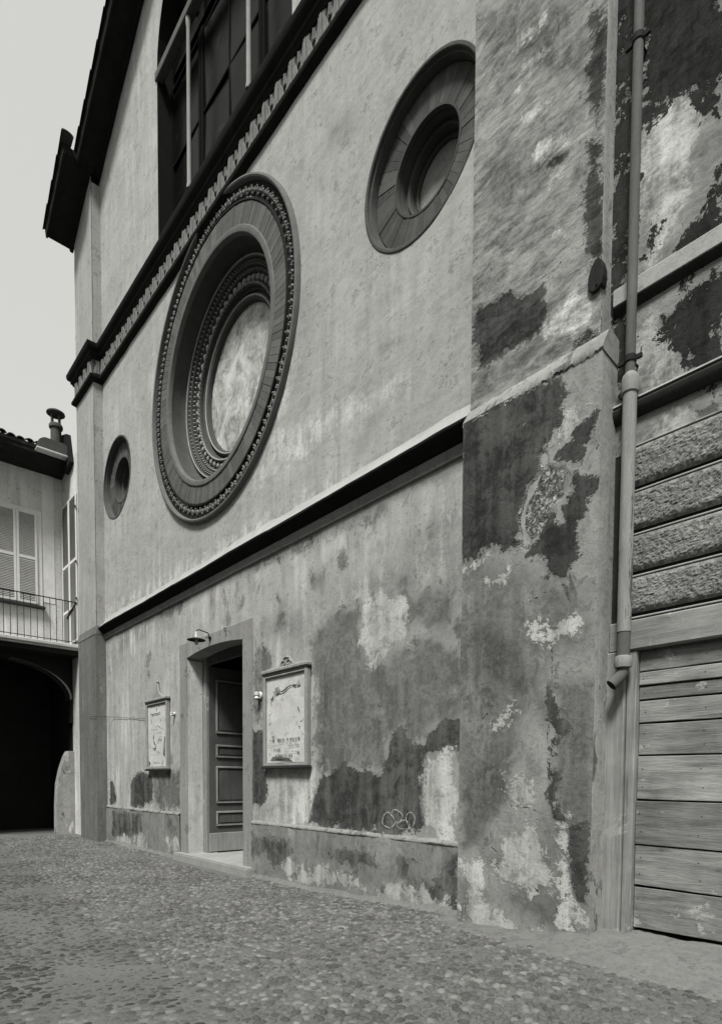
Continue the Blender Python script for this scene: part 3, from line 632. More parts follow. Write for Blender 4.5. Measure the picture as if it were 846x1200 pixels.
panel('lower_wall', M['low'], CH, [(-14.75, -.3), (-3.60, -.3), (-3.60, 4.899), (-14.75, 4.899)],
      [[(-10.56, -.5), (-8.06, -.5), (-8.06, 3.93), (-10.56, 3.93)]],
      0.003, .05, ('low_wash', 'low_mid', 'low_dark', 'low_light'), lump=.010)
# the body of the church behind its front, so that the doorway and windows are dark
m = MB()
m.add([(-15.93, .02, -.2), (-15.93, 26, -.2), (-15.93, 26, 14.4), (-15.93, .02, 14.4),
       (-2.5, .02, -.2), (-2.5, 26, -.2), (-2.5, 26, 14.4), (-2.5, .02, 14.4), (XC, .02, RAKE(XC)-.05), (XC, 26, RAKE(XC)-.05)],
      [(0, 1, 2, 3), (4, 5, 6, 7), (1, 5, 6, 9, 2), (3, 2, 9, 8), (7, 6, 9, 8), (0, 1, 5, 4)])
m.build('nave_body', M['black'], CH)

# plinths either side of the door
for x0, x1 in ((-14.75, -10.60), (-8.02, -3.60)):
    nm = panel('plinth', M['plinth'], CH, [(x0, -.3), (x1, -.3), (x1, .83), (x0, .83)], [], -.03, .045, ('plinth_dark', 'plinth_light'), lump=.010)
    mb = MB(); n = int((x1-x0)/.035); vs = []
    for i in range(n+1):
        x = x0+(x1-x0)*i/n
        k = .7*mnoise.noise((x*2.5, 1, 1))+.35*mnoise.noise((x*9, 2, 2))+.25*mnoise.noise((x*31, 2, 2))
        vs += [(x, .015, .880+.020*k), (x, -.012, .866+.020*k), (x, -.036-.016*k, .838+.020*k), (x, -.034-.014*k, .822+.01*k), (x, -.02, .806)]
    fs = [(i*5+j, (i+1)*5+j, (i+1)*5+j+1, i*5+j+1) for i in range(n) for j in range(4)]
    mb.add(vs, fs).build('plinth_cap', M['cap'], CH, smooth=50)
    mb = MB(); vs = []
    for i in range(n+1):
        x = x0+(x1-x0)*i/n; k = mnoise.noise((x*3, 5, 1))+.5*mnoise.noise((x*9, 2, 7))
        g0 = gz(x, -.1)
        vs += [(x, -.02, g0+.075+.05*k), (x, -.04, g0+.045+.03*k), (x, -.08-.05*k, g0+.014), (x, -.12-.06*k, g0-.03)]
    fs = [(i*4+j, (i+1)*4+j, (i+1)*4+j+1, i*4+j+1) for i in range(n) for j in range(3)]
    mb.add(vs, fs).build('base_fillet', M['apron'], CH, smooth=60)

# corner pilasters: upper shaft, and a thicker base with a sloping set-off
CR_LOW = [[(-2.72, 2.62), (-2.70, 2.20), (-2.74, 1.9), (-2.71, 1.55)], [(-2.70, 2.5), (-2.60, 2.42), (-2.52, 2.44)],
          [(-2.66, 2.30), (-2.58, 2.2), (-2.60, 2.05)], [(-3.2, 3.62), (-3.05, 3.60), (-2.9, 3.63)], [(-2.9, 4.25), (-2.78, 4.29), (-2.66, 4.27)],
          [(-3.45, 2.05), (-3.3, 2.2), (-3.22, 2.3)], [(-3.3, .9), (-3.1, .72), (-2.8, .55)], [(-3.1, 1.28), (-2.9, 1.27), (-2.7, 1.2)],
          [(-2.95, 3.05), (-2.8, 3.1), (-2.6, 3.12)], [(-2.9, 4.75), (-2.85, 4.6), (-2.8, 4.45), (-2.84, 4.3)]]
CR_UP = [[(-3.65, 5.35), (-3.4, 5.55), (-3.1, 5.62), (-2.95, 5.75)], [(-3.25, 5.45), (-3.0, 5.48), (-2.85, 5.6), (-2.8, 5.7)],
         [(-2.98, 5.72), (-2.85, 5.78), (-2.7, 5.85)], [(-3.66, 5.3), (-3.6, 5.38)], [(-2.65, 5.35), (-2.55, 5.42)], [(-3.5, 6.3), (-3.42, 6.0), (-3.38, 5.7)],
         [(-2.62, 5.22), (-2.50, 5.30)]]
M['setoff'] = plaster('set_off_plaster', .23, mott=.4, mid=.5, streak=.1, fine=.35, bump=.9, blot=(.54, .08, 3.0), flakes=(.64, .36, 6))
def pilaster(x0, x1, el, eu, right):
    p = MB().box(x0, x1, -eu+.012, .02, 4.885, RAKE((x0+x1)/2)+.2) if not right else MB().box(x0, x1, -eu+.012, .03, 4.885, 15.3)
    root = p.build('pilaster', M['pil_up'] if not right else M['but_side'], CH)
    if right:
        root['label'] = 'broad patchy buttress pilaster with peeling plaster'
        panel('shaft_face', M['upb'], root, [(x0, 4.95), (x1, 4.95), (x1, 15.2), (x0, 15.2)], [], -eu, .026, ('upb_mid', 'upb_dark', 'upb_light', 'but_rough'), CR_UP, lump=.009, recess=[('but_rough', .010), ('upb_dark', .004)])
    else:
        panel('shaft_face', M['pil_up'], root, [(x0, 4.95), (x1, 4.95), (x1, 15.2), (x0, 14.46)], [], -eu, .08, (), lump=.006)
    # base block
    zt = 4.88
    a0, a1 = (x0-.004, x1+.07) if right else (x0-.03, x1+.004)
    bm_ = MB().box(a0, a1, -el+.012, .02, -.3, zt-.01)
    b = bm_.build('pilaster_base', M['but_side'] if right else M['pil_low'], root)
    if right:
        panel('base_face', M['but'], root, [(a0, -.3), (a1, -.3), (a1, zt), (a0, zt)], [], -el, .022, ('but_wash', 'but_mid', 'but_light', 'but_dark', 'but_rough'), CR_LOW, lump=.010, recess=[('but_rough', .014), ('but_dark', -.004)])
        off = MB(); n = 130; vs = []
        for i in range(n+1):
            x = a0-.008+(a1-a0+.016)*i/n; k = mnoise.noise((x*5, 3, 3))*1.0+mnoise.noise((x*16, 1, 3))*.8+mnoise.noise((x*45, 1, 3))*.5
            zz = zt+.02*(x-a0)/(a1-a0)
            vs += [(x, -el+.01, zz-.06+.035*k), (x, -el-.008-.005*k, zz-.035+.03*k), (x, -el-.002+.010*k, zz+.012+.01*k), (x, -eu-.045+.012*k, zz+.085+.012*k), (x, -eu-.012, zz+.14+.012*k), (x, -eu+.02, zz+.165)]
        fs = [(i*6+j, (i+1)*6+j, (i+1)*6+j+1, i*6+j+1) for i in range(n) for j in range(5)]
        off.add(vs, fs).add([vs[j] for j in range(6)]+[(a0-.008, 0, zt-.05), (a0-.008, 0, zt+.15)], [(0,1,2,3,4,5,7,6)])
        off.add([vs[-6+j] for j in range(6)]+[(a1+.008, 0, zt-.05), (a1+.008, 0, zt+.15)], [(0,1,2,3,4,5,7,6)])
        off.build('set_off', M['setoff'], root, smooth=40)
    else:
        MB().prism([(-el, zt-.02), (-eu-.0, zt+.22), (.0, zt+.22), (.0, zt-.02)], a0, a1, 'x').build('set_off', M['pil_low'], root, bevel=.02)
    return root
PL = pilaster(-15.95, -14.66, .24, .20, False)
PR = pilaster(-3.69, -2.40, .29, .20, True)

# string course: whitened weathering above, under-cut blackened to carry its shade, grey fillet
def string_course():
    x0, x1 = -14.66, -3.69; n = 150; rows = []
    for i in range(n+1):
        x = x0+(x1-x0)*i/n
        k = mnoise.noise((x*.55, 2, 8))*.6 + mnoise.noise((x*2.3, 4, 1))*.3 + mnoise.noise((x*8, 1, 1))*.12
        rows.append((x, k))
    def strip(prof):
        vs = []; m_ = len(prof(0, 0))
        for x, k in rows: vs += [(x, -o, z) for (o, z) in prof(x, k)]
        return vs, [(i*m_+j, (i+1)*m_+j, (i+1)*m_+j+1, i*m_+j+1) for i in range(n) for j in range(m_-1)]
    a = MB().add(*strip(lambda x, k: [(-.02, 5.30+.05*k), (.004, 5.25+.06*k), (.05, 5.16+.03*k), (.155, 5.055+.022*k), (.165, 5.042+.022*k)]))
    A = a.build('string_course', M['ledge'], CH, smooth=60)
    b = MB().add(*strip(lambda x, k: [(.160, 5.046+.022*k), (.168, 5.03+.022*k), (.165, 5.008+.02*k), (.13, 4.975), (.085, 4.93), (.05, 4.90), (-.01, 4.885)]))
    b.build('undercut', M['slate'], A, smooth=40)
    c = MB().add(*strip(lambda x, k: [(-.01, 4.90), (.045, 4.895), (.05, 4.86), (.03, 4.81), (.028, 4.785+.006*k), (-.01, 4.775)]))
    c.build('fillet', M['low_fillet'], A, smooth=40)
M['low_fillet'] = plaster('string_fillet', .17, mott=.4, mid=.5, streak=.2, flakes=(.66, .34, 4))
string_course()

# main cornice breaking round the pilasters
PATH = [(-15.95, 1.2), (-15.95, -.20), (-14.66, -.20), (-14.66, 0), (-3.69, 0), (-3.69, -.20), (-2.40, -.20), (-2.40, .6)]
PATH = PATH[::1]
def cornice():
    z0 = 10.62
    sw = lambda prof, name, mat, par: MB().sweep(prof, PATH).build(name, mat, par, smooth=30)
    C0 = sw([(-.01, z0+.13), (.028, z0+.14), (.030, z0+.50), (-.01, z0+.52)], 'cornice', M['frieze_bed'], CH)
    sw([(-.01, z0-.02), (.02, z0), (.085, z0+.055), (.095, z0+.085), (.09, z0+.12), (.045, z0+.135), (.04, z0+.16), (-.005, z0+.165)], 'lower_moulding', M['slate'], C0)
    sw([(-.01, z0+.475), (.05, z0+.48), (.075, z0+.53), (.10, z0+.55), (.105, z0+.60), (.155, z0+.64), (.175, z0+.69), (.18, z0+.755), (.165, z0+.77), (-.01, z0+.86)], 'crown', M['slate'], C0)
    # carved brackets of the frieze
    def bracket():
        mb = MB(); h = .31
        mb.prism([(-.155, .0), (.155, .0), (.115, h*.45), (.07, h*.75), (.085, h), (-.085, h), (-.07, h*.75), (-.115, h*.45)], -.016, .01)
        for dx, w, d in ((-.075, .022, .030), (0, .03, .042), (.075, .022, .030)):
            mb.prism([(-w+dx, .0), (w+dx, .0), (w*.8+dx*.7, h*.6), (dx*.55+w*.9, h*.96), (dx*.55-w*.9, h*.96), (-w*.8+dx*.7, h*.6)], -d, .008)
        return mb.mesh('frieze_bracket', bevel=.006)
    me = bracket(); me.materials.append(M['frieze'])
    zz = z0+.160
    nB = 33; L = 14.66-3.69-.1
    for i in range(nB):
        piece('frieze_bracket', me, C0, (-14.66+.16+L*i/nB, -.030, zz))
        piece('frieze_bracket', me, C0, (-14.66+.16+L*(i+.5)/nB, -.026, zz+.14), (0, 0, 0), (.36, .8, .48))
    for i in range(4):
        piece('frieze_bracket', me, C0, (-15.95+.16+i*.325, -.230, zz)); piece('frieze_bracket', me, C0, (-3.69+.16+i*.325, -.230, zz))
    piece('frieze_bracket', me, C0, (-14.63, -.10, zz), (0, 0, R(90)), (.7, 1, 1))
cornice()

# great round window
def rose():
    cx, cz = ROSE; c = (cx, 0, cz)
    base = MB().lathe([(2.44, .02), (2.445, -.035), (2.43, -.072), (2.405, -.08), (2.385, -.07), (2.375, -.03), (2.37, -.005)], c, 'y', 144).build('round_window', M['brick'][2], CH, smooth=35)
    base['label'] = 'great round terracotta window with carved rings around a faded painted disc'
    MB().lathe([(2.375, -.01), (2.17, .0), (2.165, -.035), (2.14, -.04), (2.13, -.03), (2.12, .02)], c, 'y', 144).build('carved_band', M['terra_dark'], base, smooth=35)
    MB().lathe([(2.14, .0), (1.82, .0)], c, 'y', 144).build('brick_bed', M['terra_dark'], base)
    # leaf scroll on the outer band
    lf = MB()
    for a, r0, w in ((-.9, .075, .034), (.0, .09, .04), (.9, .075, .034)):
        ca, sa = math.cos(a), math.sin(a)
        p = [(-w, 0), (-w*1.1, r0*.55), (0, r0), (w*1.1, r0*.55), (w, 0)]
        vs = [(x*ca-z*sa, -.012, x*sa+z*ca-.03) for x, z in p]
        top = (0*ca-r0*.45*sa, -.058, 0*sa+r0*.45*ca-.03)
        lf.add(vs+[top], [(i, (i+1) % 5, 5) for i in range(5)])
    lf.lathe([(.002, -.05), (.018, -.046), (.024, -.03), (.026, 0)], (0, 0, -.055), 'y', 8)
    me = lf.mesh('carved_leaf', smooth=25); me.materials.append(M['frieze'])
    n = 150
    for i in range(n):
        t = 2*math.pi*i/n
        piece('carved_leaf', me, base, (cx+2.255*math.cos(t), -.012, cz+2.255*math.sin(t)), (0, -(t-math.pi/2)+(.25 if i % 2 else -.25), 0), (.64, .5, .85 if i % 2 else -.8))
    # ring of radiating bricks
    n = 132; da = 2*math.pi/n
    protos = []
    for k in range(4):
        mb = MB(); r0, r1 = 1.845, 2.125; g = .0018
        a0, a1 = da/2-g/r0, da/2-g/r1
        q = [(r0*math.cos(-a0), r0*math.sin(-a0)), (r1*math.cos(-a1), r1*math.sin(-a1)), (r1*math.cos(a1), r1*math.sin(a1)), (r0*math.cos(a0), r0*math.sin(a0))]
        mb.prism(q, -.026-.001*k, .005)
        b = mb.mesh('brick', bevel=.0015); b.materials.append(M['brick'][k]); protos.append(b)
    for i in range(n):
        piece('brick', protos[random.randrange(4)], base, (cx, random.uniform(-.002, .002), cz), (0, -2*math.pi*i/n, 0))
    # receding mouldings
    MB().lathe([(1.85, .0), (1.85, -.03), (1.835, -.045), (1.79, -.05), (1.755, -.042), (1.74, -.015), (1.735, .03)], c, 'y', 144).build('inner_roll', M['brick'][2], base, smooth=35)
    MB().lathe([(1.742, .0), (1.74, .10), (1.735, .20), (1.72, .26), (1.69, .29), (1.655, .30), (1.65, .27), (1.625, .26), (1.60, .275), (1.595, .32), (1.565, .325), (1.55, .30), (1.535, .29), (1.515, .305), (1.51, .36), (1.455, .365), (1.45, .40), (1.40, .41), (1.335, .415),
                (1.33, .375), (1.305, .36), (1.28, .375), (1.275, .43), (1.25, .44), (1.235, .48), (1.215, .49), (1.21, .45), (1.185, .43), (1.155, .43), (1.125, .45), (1.115, .48), (1.11, .56)], c, 'y', 144).build('receding_mouldings', M['terra'], base, smooth=35)
    for rr, yy, s in ((1.627, .262, .012), (1.172, .428, .016)):
        MB().lathe([(rr+s, yy+.01), (rr+s*.7, yy-s*.7), (rr, yy-s), (rr-s*.7, yy-s*.7), (rr-s, yy+.01)], c, 'y', 144).build('ring_roll', M['terra_mid'], base, smooth=60)
    bead = MB(); n = 120
    for i in range(n):
        t = 2*math.pi*i/n
        for rr, yy, s in ((1.565, .300, .026), (1.482, .352, .030)):
            x, z = cx+rr*math.cos(t+(.026 if s < .024 else 0)), cz+rr*math.sin(t+(.026 if s < .024 else 0))
            bead.add([(x-s, yy, z), (x, yy, z-s), (x+s, yy, z), (x, yy, z+s), (x, yy-s*1.1, z), (x, yy+s, z)],
                     [(0,1,4),(1,2,4),(2,3,4),(3,0,4),(1,0,5),(2,1,5),(3,2,5),(0,3,5)])
    b = bead.build('bead_rows', M['terra_mid'], base, smooth=70); b['kind'] = 'stuff'
    rp = MB().lathe([(.001, -.05), (.03, -.048), (.05, -.03), (.056, 0), (.056, .02)], (0, 0, 0), 'y', 10).mesh('roundel', smooth=50); rp.materials.append(M['terra_mid'])
    n = 56
    for i in range(n):
        t = 2*math.pi*i/n
        piece('roundel', rp, base, (cx+1.392*math.cos(t), .405, cz+1.385*math.sin(t)))
    rope = MB(); n = 110
    for i in range(n):
        t = 2*math.pi*i/n; rr = 1.302
        d = Vector((math.cos(t), 0, math.sin(t))); e = Vector((-math.sin(t), .5, math.cos(t))).normalized()
        p = Vector((cx, .355, cz))+d*rr
        rope.tube([p-e*.036, p, p+e*.036], [.010, .022, .010], 5)
    b = rope.build('rope_moulding', M['terra_mid'], base, smooth=70); b['kind'] = 'stuff'
    MB().lathe([(1.13, .52), (.6, .52), (.001, .52)], c, 'y', 96).build('fresco', M['fresco'], base)['label'] = 'faded pale wall painting in the middle of the round window'
rose()

# small round windows
def oculus(c2, label):
    cx, cz = c2; c = (cx, 0, cz)
    base = MB().lathe([(.868, .012), (.866, -.006), (.86, -.010), (.835, -.010), (.826, -.004), (.824, .03), (.803, .035), (.80, .05), (.798, .15), (.79, .16)], c, 'y', 96).build('oculus', M['ocb'][1], CH, smooth=30)
    base['label'] = label
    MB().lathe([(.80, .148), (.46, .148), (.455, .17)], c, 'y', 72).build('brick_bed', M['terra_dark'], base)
    n = 44; da = 2*math.pi/n; ps = []
    for k in range(4):
        r0, r1, g = .485, .79, .0010
        a0, a1 = da/2-g/r0, da/2-g/r1
        q = [(r0*math.cos(-a0), r0*math.sin(-a0)), (r1*math.cos(-a1), r1*math.sin(-a1)), (r1*math.cos(a1), r1*math.sin(a1)), (r0*math.cos(a0), r0*math.sin(a0))]
        b = MB().prism(q, -.02-.001*k, .01).mesh('brick', bevel=.0015); b.materials.append(M['ocb'][k]); ps.append(b)
    for i in range(n): piece('brick', random.choice(ps), base, (cx, .14+random.uniform(-.003, .003), cz), (0, -2*math.pi*i/n, 0))
    MB().lathe([(.49, .14), (.485, .112), (.462, .112), (.457, .15), (.452, .27), (.425, .275), (.412, .255), (.398, .275), (.392, .36), (.37, .365), (.358, .345), (.343, .365), (.338, .47)], c, 'y', 72).build('stepped_reveal', M['terra'], base, smooth=30)
    MB().lathe([(.345, .39), (.001, .39)], c, 'y', 48).build('blind_disc', M['disc'], base)
M['disc'] = plaster('oculus_disc', .24, mott=.4, mid=.6, streak=.3)
oculus(OCL, 'small round brick window near the church corner')
oculus(OCR, 'small round brick window half hidden behind the buttress')

# big window above the cornice
def upper_window():
    W = MB()
    inner = win_hole
    fr = MB()
    n = len(inner); dep = .42
    fr.add([(x, .0, z) for x, z in inner]+[(x, dep, z) for x, z in inner], [(i, (i+1) % n, n+(i+1) % n, n+i) for i in range(n)])
    win = fr.build('upper_window', M['mullion_dark'], CH)
    box('transom', M['transom'], win, WL-.05, WR+.05, -.03, .12, WT, WT+.15, bevel=.012)
    box('sill', M['slate'], win, WL, WR, .0, .42, WB-.03, WB+.05)
    for x in (-10.155, -8.15):
        MB().lathe([(.046, 0), (.046, .06), (.037, .09), (.036, 1.4), (.034, 2.66), (.042, 2.70), (.046, 2.74), (.046, WT-WB-.05)], (x, .03, WB+.05), 'z', 16).build('column', M['mullion'], win, smooth=40)
    for x in (-10.155, -8.15):
        box('upper_mullion', M['sash'], win, x-.05, x+.05, .12, .22, WT+.2, WT+2.0)
    lights = [(WL, -10.155), (-10.155, -8.15), (-8.15, WR)]
    for (a, b) in lights:
        s = MB()
        for x in (a+.05, b-.05): s.box(x-.035, x+.035, .25, .31, WB, WT)
        nx = max(1, round((b-a)/1.0)); rows = 2
        for i in range(1, nx):
            x = a+.08+(b-a-.16)*i/nx; s.box(x-.016, x+.016, .26, .30, WB, WT)
        for j in range(rows+1):
            z = WB+.05+(WT-WB-.1)*j/rows; s.box(a, b, .262, .298, z-.018, z+.018)
        s.build('sash', M['sash'], win)
        for i in range(nx):
            for j in range(rows):
                x = a+.08+(b-a-.16)*(i+.5)/nx; z = WB+.05+(WT-WB-.1)*(j+.5)/rows
                w = (b-a-.16)/nx*.5; h = (WT-WB-.1)/rows*.5
                mb = MB().add([(-w, 0, -h), (w, 0, -h), (w, 0, h), (-w, 0, h)], [(0, 1, 2, 3)])
                me = mb.mesh('pane'); me.materials.append(M['glass'])
                piece('pane', me, win, (x, .285, z), (random.uniform(-.02, .02), 0, random.uniform(-.03, .03)))
    # glazed half-round over the transom
    pts = [(-9.2+2.2*math.cos(math.pi*i/24), WT+.21+1.98*math.sin(math.pi*i/24)) for i in range(25)]
    MB().add([(x, .29, z) for x, z in pts], [tuple(range(25))]).build('fanlight', M['glass'], win)
    s = MB()
    for k in range(1, 6):
        t = math.pi*k/6
        s.tube([(-9.2, .27, WT+.2), (-9.2+2.2*math.cos(t), .27, WT+.2+1.98*math.sin(t))], .022, 4)
    s.build('fan_bars', M['sash'], win)
M['mullion_dark'] = simple('window_reveal', .012, .35, 3, .25, .5, .008, .9)  # reveal coloured near black, its shade put into the tone
upper_window()

# raking eaves with their verge tiles
def eaves():
    tile = MB()
    n = 8; vs = []
    for j, (yy, rr, zz) in enumerate(((0, .085, 0), (.46, .105, .03))):
        for i in range(n+1):
            t = math.pi*i/n; vs.append((yy, rr*math.cos(t), zz+rr*math.sin(t)*.75))
    for j, (yy, rr, zz) in enumerate(((0, .068, -.004), (.46, .088, .026))):
        for i in range(n+1):
            t = math.pi*i/n; vs.append((yy, rr*math.cos(t), zz+rr*math.sin(t)*.75))
    N_ = n+1
    fs = [(i, i+1, N_+i+1, N_+i) for i in range(n)]+[(2*N_+i, 3*N_+i, 3*N_+i+1, 2*N_+i+1) for i in range(n)]
    fs += [(i, 2*N_+i, 2*N_+i+1, i+1) for i in range(n)]+[(N_+i, N_+i+1, 3*N_+i+1, 3*N_+i) for i in range(n)]
    tile.add(vs, fs)
    tm = tile.mesh('verge_tile', smooth=40); tm.materials.append(M['tile'])
    sl = math.atan(.54)
    roof = MB()
    root = None
    for sgn in (-1, 1):
        def X(x): return x if sgn < 0 else 2*XC-x
        def seg(name, xa, xb, ywall, yout, dz=0.0):
            mb = MB(); vs = []
            for x in (xa, xb):
                z = RAKE(x)+dz
                vs += [(X(x), ywall, z-.02), (X(x), ywall-.07, z-.025), (X(x), ywall-.09, z+.035), (X(x), yout+.05, z+.035), (X(x), yout+.04, z-.005), (X(x), yout, z), (X(x), yout-.02, z+.19), (X(x), ywall, z+.20)]
            mb.add(vs, [(i, (i+1) % 8, 8+(i+1) % 8, 8+i) for i in range(8)]+[tuple(range(8)), tuple(range(15, 7, -1))])
            return mb.build(name, M['eave'], root if root else CH)
        r_ = seg('roof_eave', -14.66, XC, .02, -.50)
        if root is None: root = r_
        seg('return_eave', -16.10, -14.60, -.18, -.785, .0)
        for k in range(14):
            x = -14.70+.42*k
            if x > XC: break
            st = .0 if k % 2 else .012
            piece('verge_tile', tm, root, (X(x), -.46, RAKE(x)+.20+st), (0, -(sl-.12) if sgn < 0 else sl-.12, 0), (1.15 if sgn < 0 else -1.15, 1.2, 1.2))
        for k in range(4):
            x = -16.14+.42*k
            piece('verge_tile', tm, root, (X(x), -.745, RAKE(x)+.20), (0, -(sl-.12) if sgn < 0 else sl-.12, 0), (1.15 if sgn < 0 else -1.15, 1.2, 1.2))
        mb = MB()
        vs = [(X(-16.1), -.5, RAKE(-16.1)+.2), (X(XC), -.5, RAKE(XC)+.2), (X(XC), 26, RAKE(XC)+.2), (X(-16.1), 26, RAKE(-16.1)+.2)]
        mb.add(vs+[(a, b, c+.08) for a, b, c in vs], [(0,1,2,3),(7,6,5,4),(0,4,5,1),(1,5,6,2),(2,6,7,3),(3,7,4,0)])
        mb.build('roof_slope', M['tile'], root)
eaves()

# doorway
DL, DR, DT = -10.28, -8.30, 3.70
arch = lambda x: DT + .075*(1-((x-(DL+DR)/2)/((DR-DL)/2))**2)
def doorway():
    mb = MB().box(-10.60, DL, -.012, .31, -.1, DT); J = mb.build('door_jamb', M['surround'], CH, bevel=.0015)
    MB().box(DR, -8.02, -.012, .31, -.1, DT).build('door_jamb', M['surround'], CH, bevel=.0015)
    pts = [(-10.60, DT)]+[(DL+(DR-DL)*i/20, arch(DL+(DR-DL)*i/20)) for i in range(21)]+[(-8.02, DT), (-8.02, 3.975), (-10.60, 3.975)]
    MB().prism(pts, -.012, .31).build('door_arch', M['surround'], CH, bevel=.0015)
    # jamb skin inside the reveal (rough plaster)
    box('reveal_plaster', M['pier'], CH, DL-.02, DL+.006, .0, .285, .1, 3.66, bevel=.003)
    # step
    st = MB().prism([(-10.66, -.15), (-7.93, -.15), (-7.93, .5), (-10.66, .5)], -.2, .135, 'z')
    st.build('doorstep', M['stone'], CH, bevel=.022, seg=2)
    box('interior_floor', M['stone'], CH, -10.9, -7.7, .49, 6, -.1, .125)
    # wooden frame posts and head
    box('door_post', M['post'], CH, DL-.01, DL+.145, .29, .39, .135, 3.72)
    box('door_post', M['post'], CH, DR-.145, DR+.01, .29, .39, .135, 3.72)
    box('door_head', M['door'], CH, DL, DR, .30, .385, 3.60, 3.80)
    for X0, sgn, nm in ((-10.125, 1, 'open'), (-8.455, -1, 'far')):
        y0, y1 = .335, 1.30; th = .05*sgn
        xa, xb = sorted((X0, X0-th))
        leaf = box('door_leaf', M['door'], CH, xa, xb, y0, y1, .15, 3.58, bevel=.006)
        if sgn > 0: leaf['label'] = 'dark panelled wooden door leaf standing open inwards'
        # panels: y range .47..1.16
        for (za, zb) in ((.63, .907), (1.056, 1.75), (1.91, 2.15), (2.36, 3.35)):
            pa, pb = .475, 1.16
            xs = X0
            o = lambda d: sorted((xs, xs+sgn*d))
            fr = MB(); w = .032
            for (a, b, c, d) in ((pa, pb, za, za+w), (pa, pb, zb-w, zb), (pa, pa+w, za+w, zb-w), (pb-w, pb, za+w, zb-w)):
                x_ = o(.024); fr.box(x_[0], x_[1], a, b, c, d)
            fr.build('panel_moulding', M['door_rail'], leaf, bevel=.006)
            x_ = o(.010); ins = .075
            MB().box(x_[0], x_[1], pa+ins, pb-ins, za+ins*.8, zb-ins*.8).build('raised_panel', M['door'], leaf, bevel=.006)
        x_ = sorted((X0, X0+sgn*.02)); MB().box(x_[0], x_[1], y0, y1, .15, .50).build('kick_board', M['door_rail'], leaf, bevel=.006)
doorway()

# chalk scribble of leaf outlines on the stained plaster
def chalk():
    loops = [[(-5.067,1.004),(-5.04,1.1),(-4.969,1.134),(-4.914,1.093),(-4.852,1.023),(-4.93,.956),(-5.021,.969)],
             [(-4.915,1.118),(-4.889,1.163),(-4.81,1.16),(-4.732,1.102),(-4.774,1.039),(-4.834,1.024),(-4.879,1.07)],
             [(-4.834,.999),(-4.757,1.04),(-4.689,1.056),(-4.621,1.012),(-4.654,.962),(-4.773,.96)],
             [(-4.681,1.081),(-4.64,1.143),(-4.573,1.134),(-4.54,1.07),(-4.587,.978),(-4.637,.987)]]
    mb = MB()
    for lp in loops:
        n = len(lp); P = []
        for i in range(n):
            p0, p1, p2, p3 = [Vector(lp[(i+k-1) % n]) for k in range(4)]
            for q in range(5):
                t = q/5; P.append(.5*((2*p1)+(p2-p0)*t+(2*p0-5*p1+4*p2-p3)*t*t+(3*p1-p0-3*p2+p3)*t**3))
        m_ = len(P); vs = []
        for i in range(m_):
            d = (P[(i+1) % m_]-P[i-1]).normalized(); w = .0045*random.uniform(.1, 1.3); nn = Vector((-d.y, d.x))
            a, b = P[i]+nn*w, P[i]-nn*w
            vs += [(a.x, -.014, a.y), (b.x, -.014, b.y)]
        mb.add(vs, [(2*i, 2*i+1, (2*i+3) % (2*m_), (2*i+2) % (2*m_)) for i in range(m_)])
    mb.build('chalk_marks', M['chalk'], CH)
chalk()

# iron tie-plate hollow on the buttress edge
def hollow():
    o = MB(); pts = [(-2.503, 5.47), (-2.497, 5.53), (-2.475, 5.59), (-2.445, 5.63), (-2.42, 5.64), (-2.395, 5.61), (-2.378, 5.55), (-2.374, 5.48), (-2.385, 5.42), (-2.42, 5.395), (-2.46, 5.39), (-2.49, 5.42)]
    o.prism(pts, -.228, -.15).prism([(-2.430, 5.42), (-2.415, 5.42), (-2.418, 5.6), (-2.427, 5.6)], -.24, -.2)
    o.build('iron_plate', M['iron'], PR, bevel=.012)
hollow()

